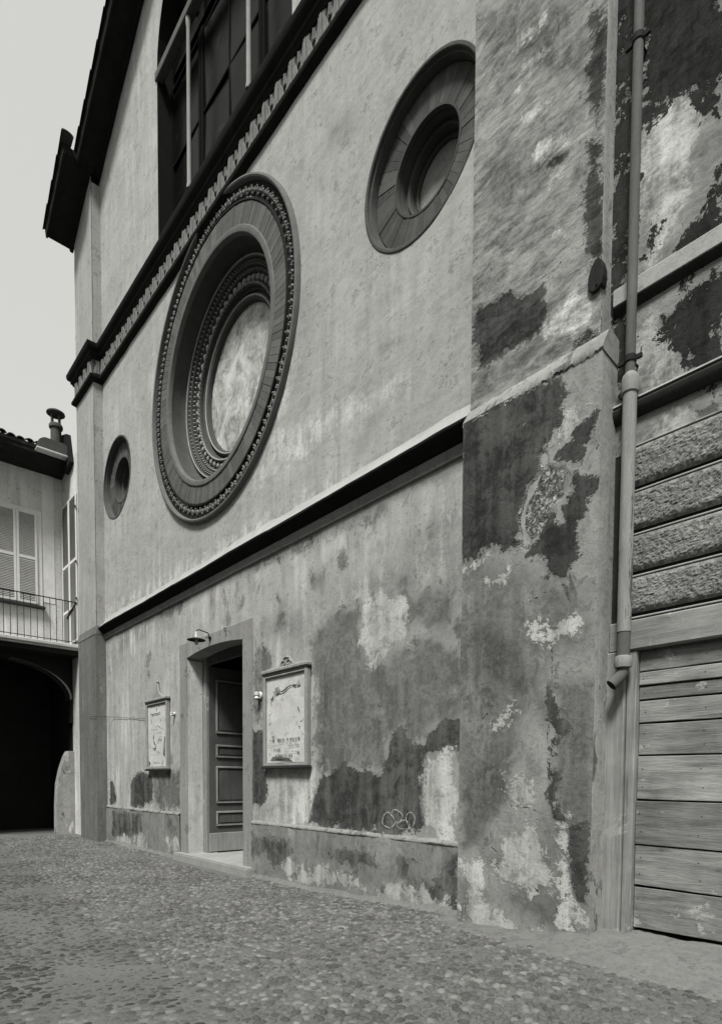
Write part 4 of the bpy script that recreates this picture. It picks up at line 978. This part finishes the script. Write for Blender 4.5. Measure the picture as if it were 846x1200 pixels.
# ================================================================== notice boards
def torn(mb, pts, w, y):
    P = [Vector(p) for p in pts]; vs = []; mb.append(MB()); mb = mb[-1]
    for i, p in enumerate(P):
        d = (P[min(i+1, len(P)-1)]-P[max(i-1, 0)]).normalized(); nn = Vector((-d.y, d.x)); ww = w*random.uniform(.3, 1.0)*(0.2 if i in (0, len(P)-1) else 1)
        vs += [(p.x+nn.x*ww, y, p.y+nn.y*ww), (p.x-nn.x*ww, y, p.y-nn.y*ww)]
    mb.add(vs, [(2*i, 2*i+1, 2*i+3, 2*i+2) for i in range(len(P)-1)])
def wiggle(pts, n, a):
    P = [Vector(p) for p in pts]; out = []
    for i in range(len(P)-1):
        for k in range(n):
            q = P[i].lerp(P[i+1], k/n); out.append((q.x+random.uniform(-a, a), q.y+random.uniform(-a, a)))
    out.append(tuple(P[-1])); return out
def notice_board(x0, x1, label, crest):
    z0, z1 = 1.70, 3.03
    t = thing('notice_board', ((x0+x1)/2, 0, z0), label, 'notice board', 'notice boards beside the church door')
    box('backing', M['board'], t, x0+.02, x1-.02, -.035, -.002, z0+.02, z1-.01)
    w = .055
    for a in (x0, x1-w): box('frame_stile', M['board'], t, a, a+w, -.075, -.003, z0, z1, bevel=.008)
    box('frame_rail', M['board'], t, x0+w, x1-w, -.072, -.003, z1-.05, z1, bevel=.008)
    box('frame_rail', M['board'], t, x0+w, x1-w, -.072, -.003, z0, z0+.04, bevel=.008)
    box('hood', M['board_dark'], t, x0-.005, x1+.005, -.078, -.002, z1-.02, z1+.012, bevel=.004)  # dark strip painted as the shade line under the hood top
    box('hood_top', M['board'], t, x0-.025, x1+.025, -.092, -.002, z1+.012, z1+.07, bevel=.014)
    box('bottom_ledge', M['board_dark'], t, x0-.03, x1+.03, -.09, -.002, z0-.035, z0+.002, bevel=.006)
    xc = (x0+x1)/2
    if crest == 'scroll':
        c = MB()
        pts = [(-.34, 0), (-.28, .04), (-.18, .05), (-.13, .10), (-.07, .15), (0, .17), (.07, .15), (.13, .10), (.18, .05), (.28, .04), (.34, 0)]
        c.prism([(xc+a, z1+.06+b) for a, b in pts], -.03, -.004)
        k = c.build('crest', M['board'], t, bevel=.012)
        sc = MB()
        for s in (-1, 1):
            sc.tube([(xc+s*(.07+.05*math.cos(a)), -.034, z1+.125+.035*math.sin(a)) for a in [i*.7 for i in range(8)]], .010, 6)
        sc.tube([(xc-.06, -.032, z1+.19), (xc, -.034, z1+.21), (xc+.06, -.032, z1+.19)], .012, 6)
        sc.build('scroll', M['surround'], k, smooth=60)
    else:
        pts = [(-.30, 0), (-.20, .05), (-.10, .10), (-.05, .19), (-.022, .28), (0, .31), (.022, .28), (.05, .19), (.10, .10), (.20, .05), (.30, 0)]
        k = MB().prism([(xc+a, z1+.07+b) for a, b in pts], -.05, -.004).build('crest', M['board'], t, bevel=.012)
        MB().lathe([(.001, -.03), (.022, -.02), (.028, 0), (.02, .02), (.001, .03)], (xc, -.03, z1+.39), 'z', 10).build('finial', M['board'], k, smooth=60)
    # papers: wavy sheet
    nx, nz = 18, 24; vs = []; fs = []; a0, a1, b0, b1 = x0+w+.012, x1-w-.012, z0+.05, z1-.055
    for j in range(nz+1):
        for i in range(nx+1):
            x = a0+(a1-a0)*i/nx; z = b0+(b1-b0)*j/nz
            vs.append((x, -.043-.006*(mnoise.noise((x*4, z*4, 1))+.6*mnoise.noise((x*11, z*9, 4))), z))
    for j in range(nz):
        for i in range(nx): fs.append((j*(nx+1)+i, j*(nx+1)+i+1, (j+1)*(nx+1)+i+1, (j+1)*(nx+1)+i))
    pp = MB().add(vs, fs).build('paper', M['paper'], t, smooth=80)
    W_, H_ = a1-a0, b1-b0
    ink = MB(); gash = []; fl = []
    U = lambda u, v: (a0+W_*u, b0+H_*v)
    def words(u0, u1, v, h, dens=.8, y=-.0555):
        u = u0
        while u < u1:
            l = random.uniform(.010, .03)
            if random.random() < dens:
                x, z = U(u, v); ww = W_*l*.8
                ink.add([(x, y, z+random.uniform(0, h*.3)), (x+ww, y, z), (x+ww*random.uniform(.7, 1), y, z+h*random.uniform(.5, 1)), (x, y, z+h)], [(0, 1, 2, 3)])
            u += l+random.choice([.004, .006, .02])
    if crest == 'scroll':
        torn(gash, wiggle([U(.12, .74), U(.25, .80), U(.45, .825), U(.60, .86), U(.64, .875), U(.86, .855)], 4, .007), .014, -.057)
        torn(gash, wiggle([U(.2, .82), U(.3, .85)], 3, .006), .012, -.057); torn(gash, wiggle([U(.12, .69), U(.15, .72)], 3, .006), .012, -.057)
        torn(gash, wiggle([U(.83, .62), U(.88, .57)], 3, .006), .010, -.057); torn(gash, wiggle([U(.84, .40), U(.9, .395)], 3, .004), .008, -.057)
        fl.append(MB()); fl[-1].add([(*U(.25, .80)[:1], -.058, U(.25, .80)[1]), (U(.42, .82)[0], -.06, U(.42, .82)[1]), (U(.38, .88)[0], -.085, U(.38, .88)[1]), (U(.28, .87)[0], -.08, U(.28, .87)[1])], [(0, 1, 2, 3)])
        fl.append(MB()); fl[-1].add([(U(.80, .87)[0], -.058, U(.80, .87)[1]), (U(.9, .86)[0], -.06, U(.9, .86)[1]), (U(.89, .93)[0], -.075, U(.89, .93)[1])], [(0, 1, 2)])
        fl.append(MB()); fl[-1].add([(U(.12, .02)[0], -.06, U(.12, .02)[1]), (U(.75, .0)[0], -.07, U(.75, .0)[1]), (U(.68, .05)[0], -.10, U(.68, .05)[1]), (U(.25, .07)[0], -.095, U(.25, .07)[1])], [(0, 1, 2, 3)])
        words(.3, .86, .255, .034, .95); words(.08, .25, .25, .03, .6); words(.35, .8, .225, .012); words(.1, .3, .205, .01, .7); words(.6, .86, .185, .022, .6)
        words(.08, .16, .17, .02); words(.2, .36, .14, .034, 1.0); words(.45, .86, .155, .008, .7); words(.5, .85, .115, .014); words(.08, .14, .1, .02)
        words(.25, .72, .06, .050, .95); words(.82, .86, .095, .03, 1.0); words(.6, .9, .04, .012); words(.1, .5, .035, .008, .6)
        torn(gash, wiggle([U(.32, .035), U(.6, .03)], 5, .004), .010, -.1)
    else:
        torn(gash, wiggle([U(.18, .845), U(.42, .86), U(.5, .85), U(.7, .86)], 4, .007), .013, -.057)
        torn(gash, wiggle([U(.2, .80), U(.2, .70)], 3, .005), .010, -.057)
        torn(gash, wiggle([U(.4, .65), U(.55, .66), U(.72, .62)], 3, .006), .007, -.057)
        torn(gash, wiggle([U(.33, .52), U(.30, .46), U(.36, .39), U(.45, .34), U(.42, .30), U(.28, .285)], 4, .007), .017, -.057)
        torn(gash, wiggle([U(.92, .5), U(.88, .22)], 5, .006), .010, -.057)
        torn(gash, wiggle([U(.02, .10), U(.12, .07), U(.02, .03)], 3, .008), .018, -.057); torn(gash, wiggle([U(.86, .11), U(.76, .03)], 3, .006), .014, -.057)
        words(.2, .85, .60, .016, .8); words(.55, .8, .42, .025, .9); words(.5, .8, .47, .012); words(.1, .5, .25, .010, .6); words(.1, .8, .20, .008, .7); words(.3, .6, .06, .02, .9)
        words(.15, .8, .55, .01, .7)
        fl.append(MB()); fl[-1].add([(U(.8, .5)[0], -.057, U(.8, .5)[1]), (U(.9, .5)[0], -.057, U(.9, .5)[1]), (U(.93, .2)[0], -.085, U(.93, .2)[1]), (U(.8, .22)[0], -.06, U(.8, .22)[1])], [(0, 1, 2, 3)])
    q = ink.build('printing', M['ink'], pp); q['kind'] = 'stuff'
    for lst, nm, mt in ((gash, 'tear', M['gash']), (fl, 'loose_flap', M['paper'])):
        for one in lst: one.build(nm, mt, pp)
notice_board(-7.61, -6.51, 'wider notice board with scrolled crest and torn posters right of the doorway', 'scroll')
notice_board(-12.09, -11.05, 'notice board with pointed crest and ragged posters left of the doorway', 'point')

# ================================================================== lamp, insulators, wire, hook
t = thing('wall_lamp', (-9.36, 0, 3.90), 'small enamel-shaded lamp on a bent bracket above the church door', 'lamp')
MB().lathe([(.03, -.03), (.032, 0), (.02, .012), (.012, .015)], (-9.36, -.0, 3.90), 'y', 14).build('wall_plate', M['iron'], t)
MB().tube([(-9.36, -.03, 3.84), (-9.36, -.045, 3.90), (-9.36, -.05, 3.965), (-9.36, -.065, 3.98), (-9.36, -.22, 4.005), (-9.36, -.255, 3.998), (-9.36, -.268, 3.965), (-9.36, -.27, 3.92)], .0095, 8).build('arm', M['iron'], t, smooth=60)
MB().tube([(-9.36, -.05, 3.90), (-9.36, -.10, 3.895)], .007, 6).build('stay', M['iron'], t)
MB().lathe([(.022, .02), (.026, -.01), (.026, -.06), (.034, -.085), (.04, -.10)], (-9.36, -.27, 3.945), 'z', 16).build('socket', M['enamel'], t, smooth=50)
MB().lathe([(.035, .018), (.07, .008), (.145, -.018), (.152, -.026), (.146, -.022), (.07, 0), (.033, .008)], (-9.36, -.27, 3.85), 'z', 28).build('shade', M['board_dark'], t, smooth=40)
MB().lathe([(.015, 0), (.02, -.02), (.032, -.055), (.03, -.08), (.012, -.098), (.001, -.1)], (-9.36, -.27, 3.842), 'z', 14).build('bulb', M['glassbulb'], t, smooth=60)
def insulator(x, z, s, label):
    t = thing('insulator', (x, 0, z), label, 'insulator', 'porcelain fittings beside the door')
    MB().lathe([(.07*s, .0), (.072*s, -.02), (.055*s, -.035), (.001, -.036)], (x, 0, z), 'y', 16).build('base_plate', M['enamel'], t, smooth=40)
    MB().lathe([(.028*s, .06*s), (.042*s, .05*s), (.045*s, .0), (.03*s, -.012*s), (.036*s, -.03*s), (.05*s, -.055*s), (.02*s, -.06*s)], (x, -.07, z), 'z', 14).build('cup', M['enamel'], t, smooth=40)
    MB().tube([(x, 0, z-.06*s), (x, -.05, z-.075*s), (x, -.07, z-.05*s)], .008, 6).build('pin', M['iron'], t)
insulator(-7.78, 2.77, .85, 'white porcelain fitting on the wall next to the wider notice board')
insulator(-10.84, 2.74, .5, 'tiny white porcelain fitting next to the left notice board')
w_ = MB().tube([(-15.1, -.25, 2.98), (-14.66, -.26, 2.96), (-14.2, -.02, 2.93), (-12.12, -.015, 2.74)], .004, 5).build('wire', M['slate'])
tag(w_, 'thin loose wire running across the plaster to the left notice board', 'wire')
w_ = MB().tube([(-8.82, .0, 3.97), (-8.82, -.05, 3.965), (-8.80, -.06, 3.93), (-8.79, -.04, 3.90), (-8.80, -.03, 3.915)], .007, 6).build('hook', M['iron'])
tag(w_, 'small iron hook in the grey band over the doorway', 'hook')

# ================================================================== neighbouring building with the gate
NY = -.04
NB = thing('neighbouring_building', (1.5, 0, .2), 'peeling building right of the buttress with rough stucco bands over a plank gate', 'building')
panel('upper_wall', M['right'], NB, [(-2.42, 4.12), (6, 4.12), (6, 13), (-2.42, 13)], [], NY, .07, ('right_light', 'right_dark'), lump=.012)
box('wall_body', M['pier'], NB, -2.42, 6, .03, 8, 2.45, 13)
box('wall_body', M['pier'], NB, .9, 6, -.02, 8, -.2, 2.46)
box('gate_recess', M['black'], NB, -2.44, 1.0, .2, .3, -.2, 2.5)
def moulding(name, z, prof, mat):
    MB().sweep([(o, z+h) for o, h in prof], [(-2.36, NY), (6.0, NY)]).build(name, mat, NB, smooth=30)
M['mould'] = simple('painted_moulding', .30, .35, 4, .3, .5, .008, .9, worn=(.62, .2, 5))
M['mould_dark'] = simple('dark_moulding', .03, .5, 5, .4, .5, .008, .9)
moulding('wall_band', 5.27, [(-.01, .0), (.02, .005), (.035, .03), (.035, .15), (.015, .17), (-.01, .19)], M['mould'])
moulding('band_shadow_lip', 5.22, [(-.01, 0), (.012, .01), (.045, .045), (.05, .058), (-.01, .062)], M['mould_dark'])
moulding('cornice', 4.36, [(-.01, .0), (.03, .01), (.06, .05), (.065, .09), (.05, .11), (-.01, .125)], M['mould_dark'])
moulding('cornice_cap', 4.48, [(-.01, .0), (.06, .005), (.055, .02), (-.01, .035)], M['mould'])
# rough bands
def rough_band(z0, z1, k):
    nx, nz = 400, 26; x0, x1 = -2.235, 1.6
    vs = []; fs = []
    for j in range(nz+1):
        for i in range(nx+1):
            x = x0+(x1-x0)*i/nx; v = j/nz; z = z0+(z1-z0)*v
            ed = min(1, min(v, 1-v)*7)
            a = .6*mnoise.noise((x*14, z*20, k*3))+1.0*mnoise.noise((x*55, z*60, k*5+9))
            y = NY-.012-.030*ed**.5-.0085*a*ed
            vs.append((x, y, z+(.004*mnoise.noise((x*4, k, 2)))))
    for j in range(nz):
        for i in range(nx): fs.append((j*(nx+1)+i, j*(nx+1)+i+1, (j+1)*(nx+1)+i+1, (j+1)*(nx+1)+i))
    o = MB().add(vs, fs).build('stucco_band', M['boss'], NB)
zs = [4.15, 3.80, 3.465, 3.14, 2.815]
for k in range(4): rough_band(zs[k+1]+.024, zs[k]-.020, k)
for k in range(5):
    box('band_joint', M['mould'], NB, -2.235, 3.2, NY-.030, .02, zs[k]-.020, zs[k]-.006, bevel=.004)
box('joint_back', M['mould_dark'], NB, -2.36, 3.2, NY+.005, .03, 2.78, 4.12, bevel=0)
# gate
box('gate_lintel', M['lintel'], NB, -2.33, 1.2, NY-.035, .06, 2.55, 2.785, bevel=.01)
box('gate_post', M['jamb'], NB, -2.345, -2.185, NY-.045, .08, .05, 2.55, bevel=.01)
box('gate_post', M['jamb'], NB, -2.18, -2.105, NY-.018, .08, .10, 2.548, bevel=.006)
pz = [2.535, 2.375, 2.262, 2.150, 1.968, 1.713, 1.358, 1.000, .667, .330]
FY = []
for i in range(9):
    a, b = pz[i+1], pz[i]
    n = 40; vs = []; x0, x1 = -2.10, 1.1
    mb = MB()
    top = []; bot = []
    for q in range(n+1):
        x = x0+(x1-x0)*q/n
        top.append((x, b-.006+.004*mnoise.noise((x*3, i, 1)))); bot.append((x, a+.006+.004*mnoise.noise((x*3, i-1, 1))))
    tilt = random.uniform(-.010, .010); bot = [(x, z+tilt*(x+1.5)) for x, z in bot]; top = [(x, z+tilt*.6*(x+1.5)) for x, z in top]
    fy = -.005+random.uniform(-.014, .010); FY.append(fy)
    mb.prism(bot+top[::-1], fy, .03)
    g = mb.build('gate_plank', M['gate'][i % 4], NB, bevel=.004)
    if i == 8: g['label'] = 'bleached stained bottom plank of the gate'
nl = MB().lathe([(.001, -.003), (.004, -.002), (.0055, .004)], (0, 0, 0), 'y', 8).mesh('nail'); nl.materials.append(M['iron'])
for i in range(9):
    for xx in (-2.06, -1.62, -1.2):
        for f in ((.3, .7) if pz[i]-pz[i+1] > .2 else (.5,)):
            piece('nail', nl, NB, (xx+random.uniform(-.012, .012), FY[i], pz[i+1]+(pz[i]-pz[i+1])*f))
box('gate_batten', M['gate'][2], NB, -.45, -.30, NY-.03, -.013, .30, 2.5, bevel=.006)

# ================================================================== downpipe
PX, PY = -2.168, -.155
DP = thing('downpipe', (PX, PY, 2.3), 'old zinc rainwater downpipe in the corner beside the buttress', 'downpipe')
MB().lathe([(.037, 4.60), (.038, 6.4), (.037, 8.2), (.038, 12.5)], (PX-.005, PY, 0), 'z', 20).build('upper_pipe', M['zinc_dark'], DP, smooth=60)
MB().lathe([(.052, 2.68), (.0535, 2.9), (.052, 3.3), (.0545, 3.33), (.0525, 3.36), (.0515, 3.9), (.053, 4.2), (.052, 4.60)], (PX, PY, 0), 'z', 24).build('lower_pipe', M['zinc'], DP, smooth=60)
MB().lathe([(.053, 4.50), (.062, 4.505), (.065, 4.54), (.064, 4.60), (.058, 4.63), (.038, 4.655)], (PX, PY, 0), 'z', 24).build('collar', M['zinc'], DP, smooth=40)
MB().lathe([(.048, 2.44), (.049, 2.56), (.048, 2.70)], (PX, PY, 0), 'z', 20).build('sleeve', M['zinc_dark'], DP, smooth=60)
MB().lathe([(.052, 2.40), (.063, 2.405), (.067, 2.43), (.066, 2.475), (.06, 2.49), (.05, 2.495)], (PX, PY, 0), 'z', 24).build('collar', M['zinc'], DP, smooth=40)
MB().tube([(PX, PY, 2.43), (PX, PY, 2.37), (PX-.015, PY-.02, 2.33), (PX-.04, PY-.05, 2.29), (PX-.058, PY-.07, 2.265)], [.045, .045, .045, .046, .047], 18, caps=False).build('elbow', M['zinc_dark'], DP, smooth=60)
for z in (4.76, 7.1, 9.4):
    k = MB().lathe([(.038, z-.022), (.046, z-.022), (.046, z+.022), (.038, z+.022)], (PX-.005, PY, 0), 'z', 18)
    k.box(PX-.10, PX-.045, PY-.012, PY+.012, z-.015, z+.015); k.box(PX+.045, PX+.085, PY-.01, PY+.012, z-.02, z+.01)
    k.tube([(PX, PY+.04, z), (PX, -.03, z)], .01, 6)
    k.build('pipe_clamp', M['iron'], DP)

# ================================================================== corner house on the left
HX, BX = -18.1, -16.75
HS = thing('corner_house', (-20, -3, 0), 'pale shuttered house with a balcony over a dark archway beyond the church', 'house')
panel_h = MB()
# street-facing wall (plane x = HX) above the arcade, and the short return wall beside the church
MB().box(HX-.35, HX, -9, .6, 4.7, 9.9).build('wall', M['house'], HS)
MB().box(HX, -15.9, .012, .30, 4.7, 9.95).build('return_wall', M['house'], HS)
box('plaster_strip', M['house_light'], HS, HX-.01, HX+.012, -.50, -.20, 6.3, 9.75, bevel=.004)
# arcade
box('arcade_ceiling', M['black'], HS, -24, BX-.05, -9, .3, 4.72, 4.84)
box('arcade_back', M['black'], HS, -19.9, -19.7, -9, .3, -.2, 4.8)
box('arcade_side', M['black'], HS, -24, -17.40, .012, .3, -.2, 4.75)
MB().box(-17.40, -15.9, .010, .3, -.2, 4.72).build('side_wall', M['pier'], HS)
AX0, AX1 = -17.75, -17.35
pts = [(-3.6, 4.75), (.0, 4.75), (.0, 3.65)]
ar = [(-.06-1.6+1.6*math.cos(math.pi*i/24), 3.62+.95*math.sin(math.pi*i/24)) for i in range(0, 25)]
MB().prism([(.01, 4.73), (.01, 3.0), (-.06, 3.0)]+ar+[(-3.26, 3.0), (-3.26, -.2), (-4.0, -.2), (-4.0, 4.73)], AX0, AX1, 'x').build('arcade_arch', M['black'], HS, bevel=.01)  # front of the arch blackened in place of the balcony's shade
M['arch_edge'] = simple('arch_stone', .30, .3, 4, .3, .5, .01, .9)
ed = MB(); vs = []
for i in range(0, 12):
    y, z = ar[i]
    vs += [(AX1+.015, y, z), (AX1+.015, y+.045*max(.02, 1-i/7), z+.05*max(.02, 1-i/7)), (AX0, y, z)]
ed.add(vs, [(3*i, 3*i+3, 3*i+4, 3*i+1) for i in range(11)]+[(3*i, 3*i+2, 3*i+5, 3*i+3) for i in range(11)])
ed.build('arch_edge', M['arch_edge'], HS)  # pale tapering sliver, the arch's lit edge put into colour
for ya, yb in ((-8.9, -8.3),): box('arcade_pier', M['pier'], HS, AX0, AX1, ya, yb, -.2, 4.73)
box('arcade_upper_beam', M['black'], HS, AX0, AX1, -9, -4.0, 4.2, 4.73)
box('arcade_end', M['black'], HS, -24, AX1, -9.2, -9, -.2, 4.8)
# battered brick foot against the church corner
M['foot'] = plaster('brick_foot_plaster', .24, mott=.5, mid=.7, streak=.2, fine=.5, bump=.9, flakes=(.58, .46, 3.2), blot=(.58, .08, 2.5))
MB().prism([(.009, 2.24), (-.15, 2.24), (-.22, 2.10), (-.33, 1.75), (-.41, 1.35), (-.44, .8), (-.45, -.1), (.009, -.1)], -17.6, -17.30, 'x').build('battered_foot', M['foot'], HS, bevel=.006)
# balcony
box('balcony_slab', M['slab'], HS, HX, BX, -9, -.0, 4.85, 4.97, bevel=.015)
box('balcony_lip', M['slab'], HS, BX, BX+.05, -9, -.0, 4.90, 4.99, bevel=.015)
rl = MB(); rl.box(BX-.012, BX+.018, -9, -.02, 6.075, 6.095); rl.build('handrail', M['iron'], HS)
MB().box(BX-.01, BX+.012, -9, -.02, 5.045, 5.06).build('bottom_rail', M['iron'], HS)
bl = MB().tube([(0, 0, 0), (0, 0, 1.11)], .008, 6).mesh('baluster'); bl.materials.append(M['iron'])
for i in range(42): piece('baluster', bl, HS, (BX, -.08-.147*i, 4.97))
MB().prism([(-17.65, 5.85), (-17.55, 5.83), (-17.3, 5.93), (-16.77, 6.07), (-16.77, 6.095), (-17.35, 5.99)], -.05, -.02).build('rail_stay', M['iron'], HS)
# shutters of the balcony window (in the return wall) and of the street-facing window
def shutter(par, cx, cz, w, h, tiers, rot, cy):
    me = MB(); lv = MB()
    st = .06
    for a in (-w/2, w/2-st): me.box(a, a+st, -.03, .0, -h/2, h/2)
    cuts = [-h/2]+[(-h/2+h*t) for t in tiers]+[h/2]
    for i, c in enumerate(cuts):
        a = c if i == 0 else c-.05 if i == len(cuts)-1 else c-.04
        me.box(-w/2+st, w/2-st, -.029, -.001, a, a+(.05 if i in (0, len(cuts)-1) else .08))
    for i in range(len(cuts)-1):
        z = cuts[i]+.07
        while z < cuts[i+1]-.06:
            lv.add([(-w/2+st, -.028, z-.010), (w/2-st, -.028, z-.010), (w/2-st, -.003, z+.024), (-w/2+st, -.003, z+.024)], [(0, 1, 2, 3)])
            lv.add([(-w/2+st, -.028, z-.016), (w/2-st, -.028, z-.016), (w/2-st, -.028, z-.010), (-w/2+st, -.028, z-.010)], [(0, 1, 2, 3)])
            z += .042
        lv.add([(-w/2+st, .001, cuts[i]), (w/2-st, .001, cuts[i]), (w/2-st, .001, cuts[i+1]), (-w/2+st, .001, cuts[i+1])], [(0, 1, 2, 3)])
    a = me.mesh('shutter', bevel=.004); a.materials.append(M['shutter'])
    b = lv.mesh('louvres'); b.materials.append(M['louvre'])
    o = piece('shutter', a, par, (cx, cy, cz), (0, 0, rot))
    q = bpy.data.objects.new('louvres', b); link(q, o, WP[o.name]); q.location = (0, 0, 0); q['kind'] = 'stuff'
    return o
for cx in (-17.72, -17.07):
    shutter(HS, cx, 7.02, .64, 3.80, (.24, .56), 0, .0)
for z in (8.55, 7.15, 6.2): box('shutter_hinge', M['iron'], HS, -16.76, -16.72, -.055, -.028, z-.03, z+.03)
def street_window(yc, z0, z1, w):
    box('window_surround', M['shutter'], HS, HX-.01, HX+.03, yc-w-.12, yc+w+.12, z0-.02, z1+.10, bevel=.008)
    for s in (-1, 1): shutter(HS, HX+.035, (z0+z1)/2, w-.01, z1-z0, (.5,), R(90), yc+s*w/2)
    box('window_sill', M['board_dark'], HS, HX-.01, HX+.13, yc-w-.18, yc+w+.16, z0-.11, z0-.05, bevel=.008)
street_window(-1.13, 6.20, 8.60, .50)
street_window(-4.2, 6.20, 8.60, .50)
# roof, eaves and chimney
EX = -17.3
rf = MB().add([(EX, -9, 9.98), (EX, .0, 9.98), (-24, .0, 12.4), (-24, -9, 12.4), (EX, -9, 10.06), (EX, .0, 10.06), (-24, .0, 12.48), (-24, -9, 12.48)], [(0,1,2,3),(7,6,5,4),(0,4,5,1),(1,5,6,2),(2,6,7,3),(3,7,4,0)]).build('roof', M['tile'], HS)
MB().prism([(HX-.1, 9.72), (HX+.05, 9.72), (EX-.02, 9.86), (EX-.02, 9.985), (HX-.1, 9.985)], -9, .0).build('soffit', M['eave'], rf)
rt = MB(); n = 7; vs = []
for xx, rr in ((0, .10), (-.45, .085)):
    for th in (1.0, .78):
        for i in range(n+1):
            tt = math.pi*i/n; vs.append((xx, rr*th*math.cos(tt), -xx*.36+rr*th*math.sin(tt)*.8))
N_ = n+1
fs = []
for i in range(n): fs += [(i, i+1, 2*N_+i+1, 2*N_+i), (N_+i, 3*N_+i, 3*N_+i+1, N_+i+1), (i, N_+i, N_+i+1, i+1)]
rm = rt.add(vs, fs).mesh('roof_tile', smooth=50); rm.materials.append(M['tile'])
for i in range(43): piece('roof_tile', rm, rf, (EX+.06+random.uniform(-.025, .025), -.12-.205*i, 10.05+random.uniform(-.01, .012)), (0, random.uniform(-.05, .05), random.uniform(-.05, .05)))
# rounded masonry shelf of the chimney stack on the eaves
ck = MB(); n = 10
prof = [(-.80+.12*(1-math.cos(math.pi/2*i/n)), .14*math.sin(math.pi/2*i/n)) for i in range(n+1)]
ck.prism([(-.78, 9.93), (-.80, 10.0), (-.78, 10.12), (-.70, 10.22), (-.60, 10.26), (-.18, 10.26), (-.08, 10.22), (-.02, 10.1), (-.02, 9.93)], -18.0, EX+.16, 'x')
cs = ck.build('chimney_shelf', M['pot'], HS, bevel=.03, seg=2)
box('shelf_lip', M['slab'], cs, -18.0, EX+.19, -.82, -.02, 9.90, 9.955, bevel=.015)
CP = MB().lathe([(.135, 10.2), (.13, 10.55), (.13, 10.72), (.165, 10.74), (.17, 10.80), (.15, 10.84), (.11, 10.84)], (-17.5, -.27, 0), 'z', 20).build('chimney', M['pot'], HS, smooth=40)
for k in range(4):
    a = k*math.pi/2+.4
    MB().tube([(-17.5+.12*math.cos(a), -.27+.12*math.sin(a), 10.82), (-17.5+.12*math.cos(a), -.27+.12*math.sin(a), 11.12)], .024, 6).build('cowl_post', M['pot'], CP)
MB().lathe([(.001, 11.10), (.20, 11.09), (.225, 11.11), (.22, 11.14), (.12, 11.20), (.001, 11.22)], (-17.5, -.27, 0), 'z', 24).build('cowl', M['pot'], CP, smooth=40)
# dark roof edge wedged against the church
MB().prism([(EX-.1, 9.6), (EX+.35, 9.75), (EX+.1, 10.55), (EX-.5, 10.75), (EX-.5, 9.9)], -.10, .01).build('flashing', M['eave'], rf)


# ================================================================== unseen house added behind the viewer to block low sky light
OH = thing('opposite_house', (-8, -12, 0), 'plain plastered house across the street, behind the viewer', 'house')
MB().box(-22, 9, -18, -11.5, -.2, 10.5).build('wall', M['pil_up'], OH)
MB().prism([(-18.6, 10.5), (-10.9, 10.5), (-10.9, 10.62), (-14.75, 12.6), (-18.6, 10.62)], -22.3, 9.3, 'x').build('roof', M['tile'], OH)
for i in range(8):
    for z0 in (4.6, 7.6):
        x = -20+i*3.8
        q = box('window', M['shutter'], OH, x-.6, x+.6, -11.5, -11.44, z0, z0+1.7)
        MB().box(x-.5, x+.5, -11.44, -11.432, z0+.1, z0+1.6).build('pane', M['glass'], q)
for x in (-16.2, -4.6, 3.0): box('door', M['door'], OH, x-.6, x+.6, -11.5, -11.43, .0, 2.5)
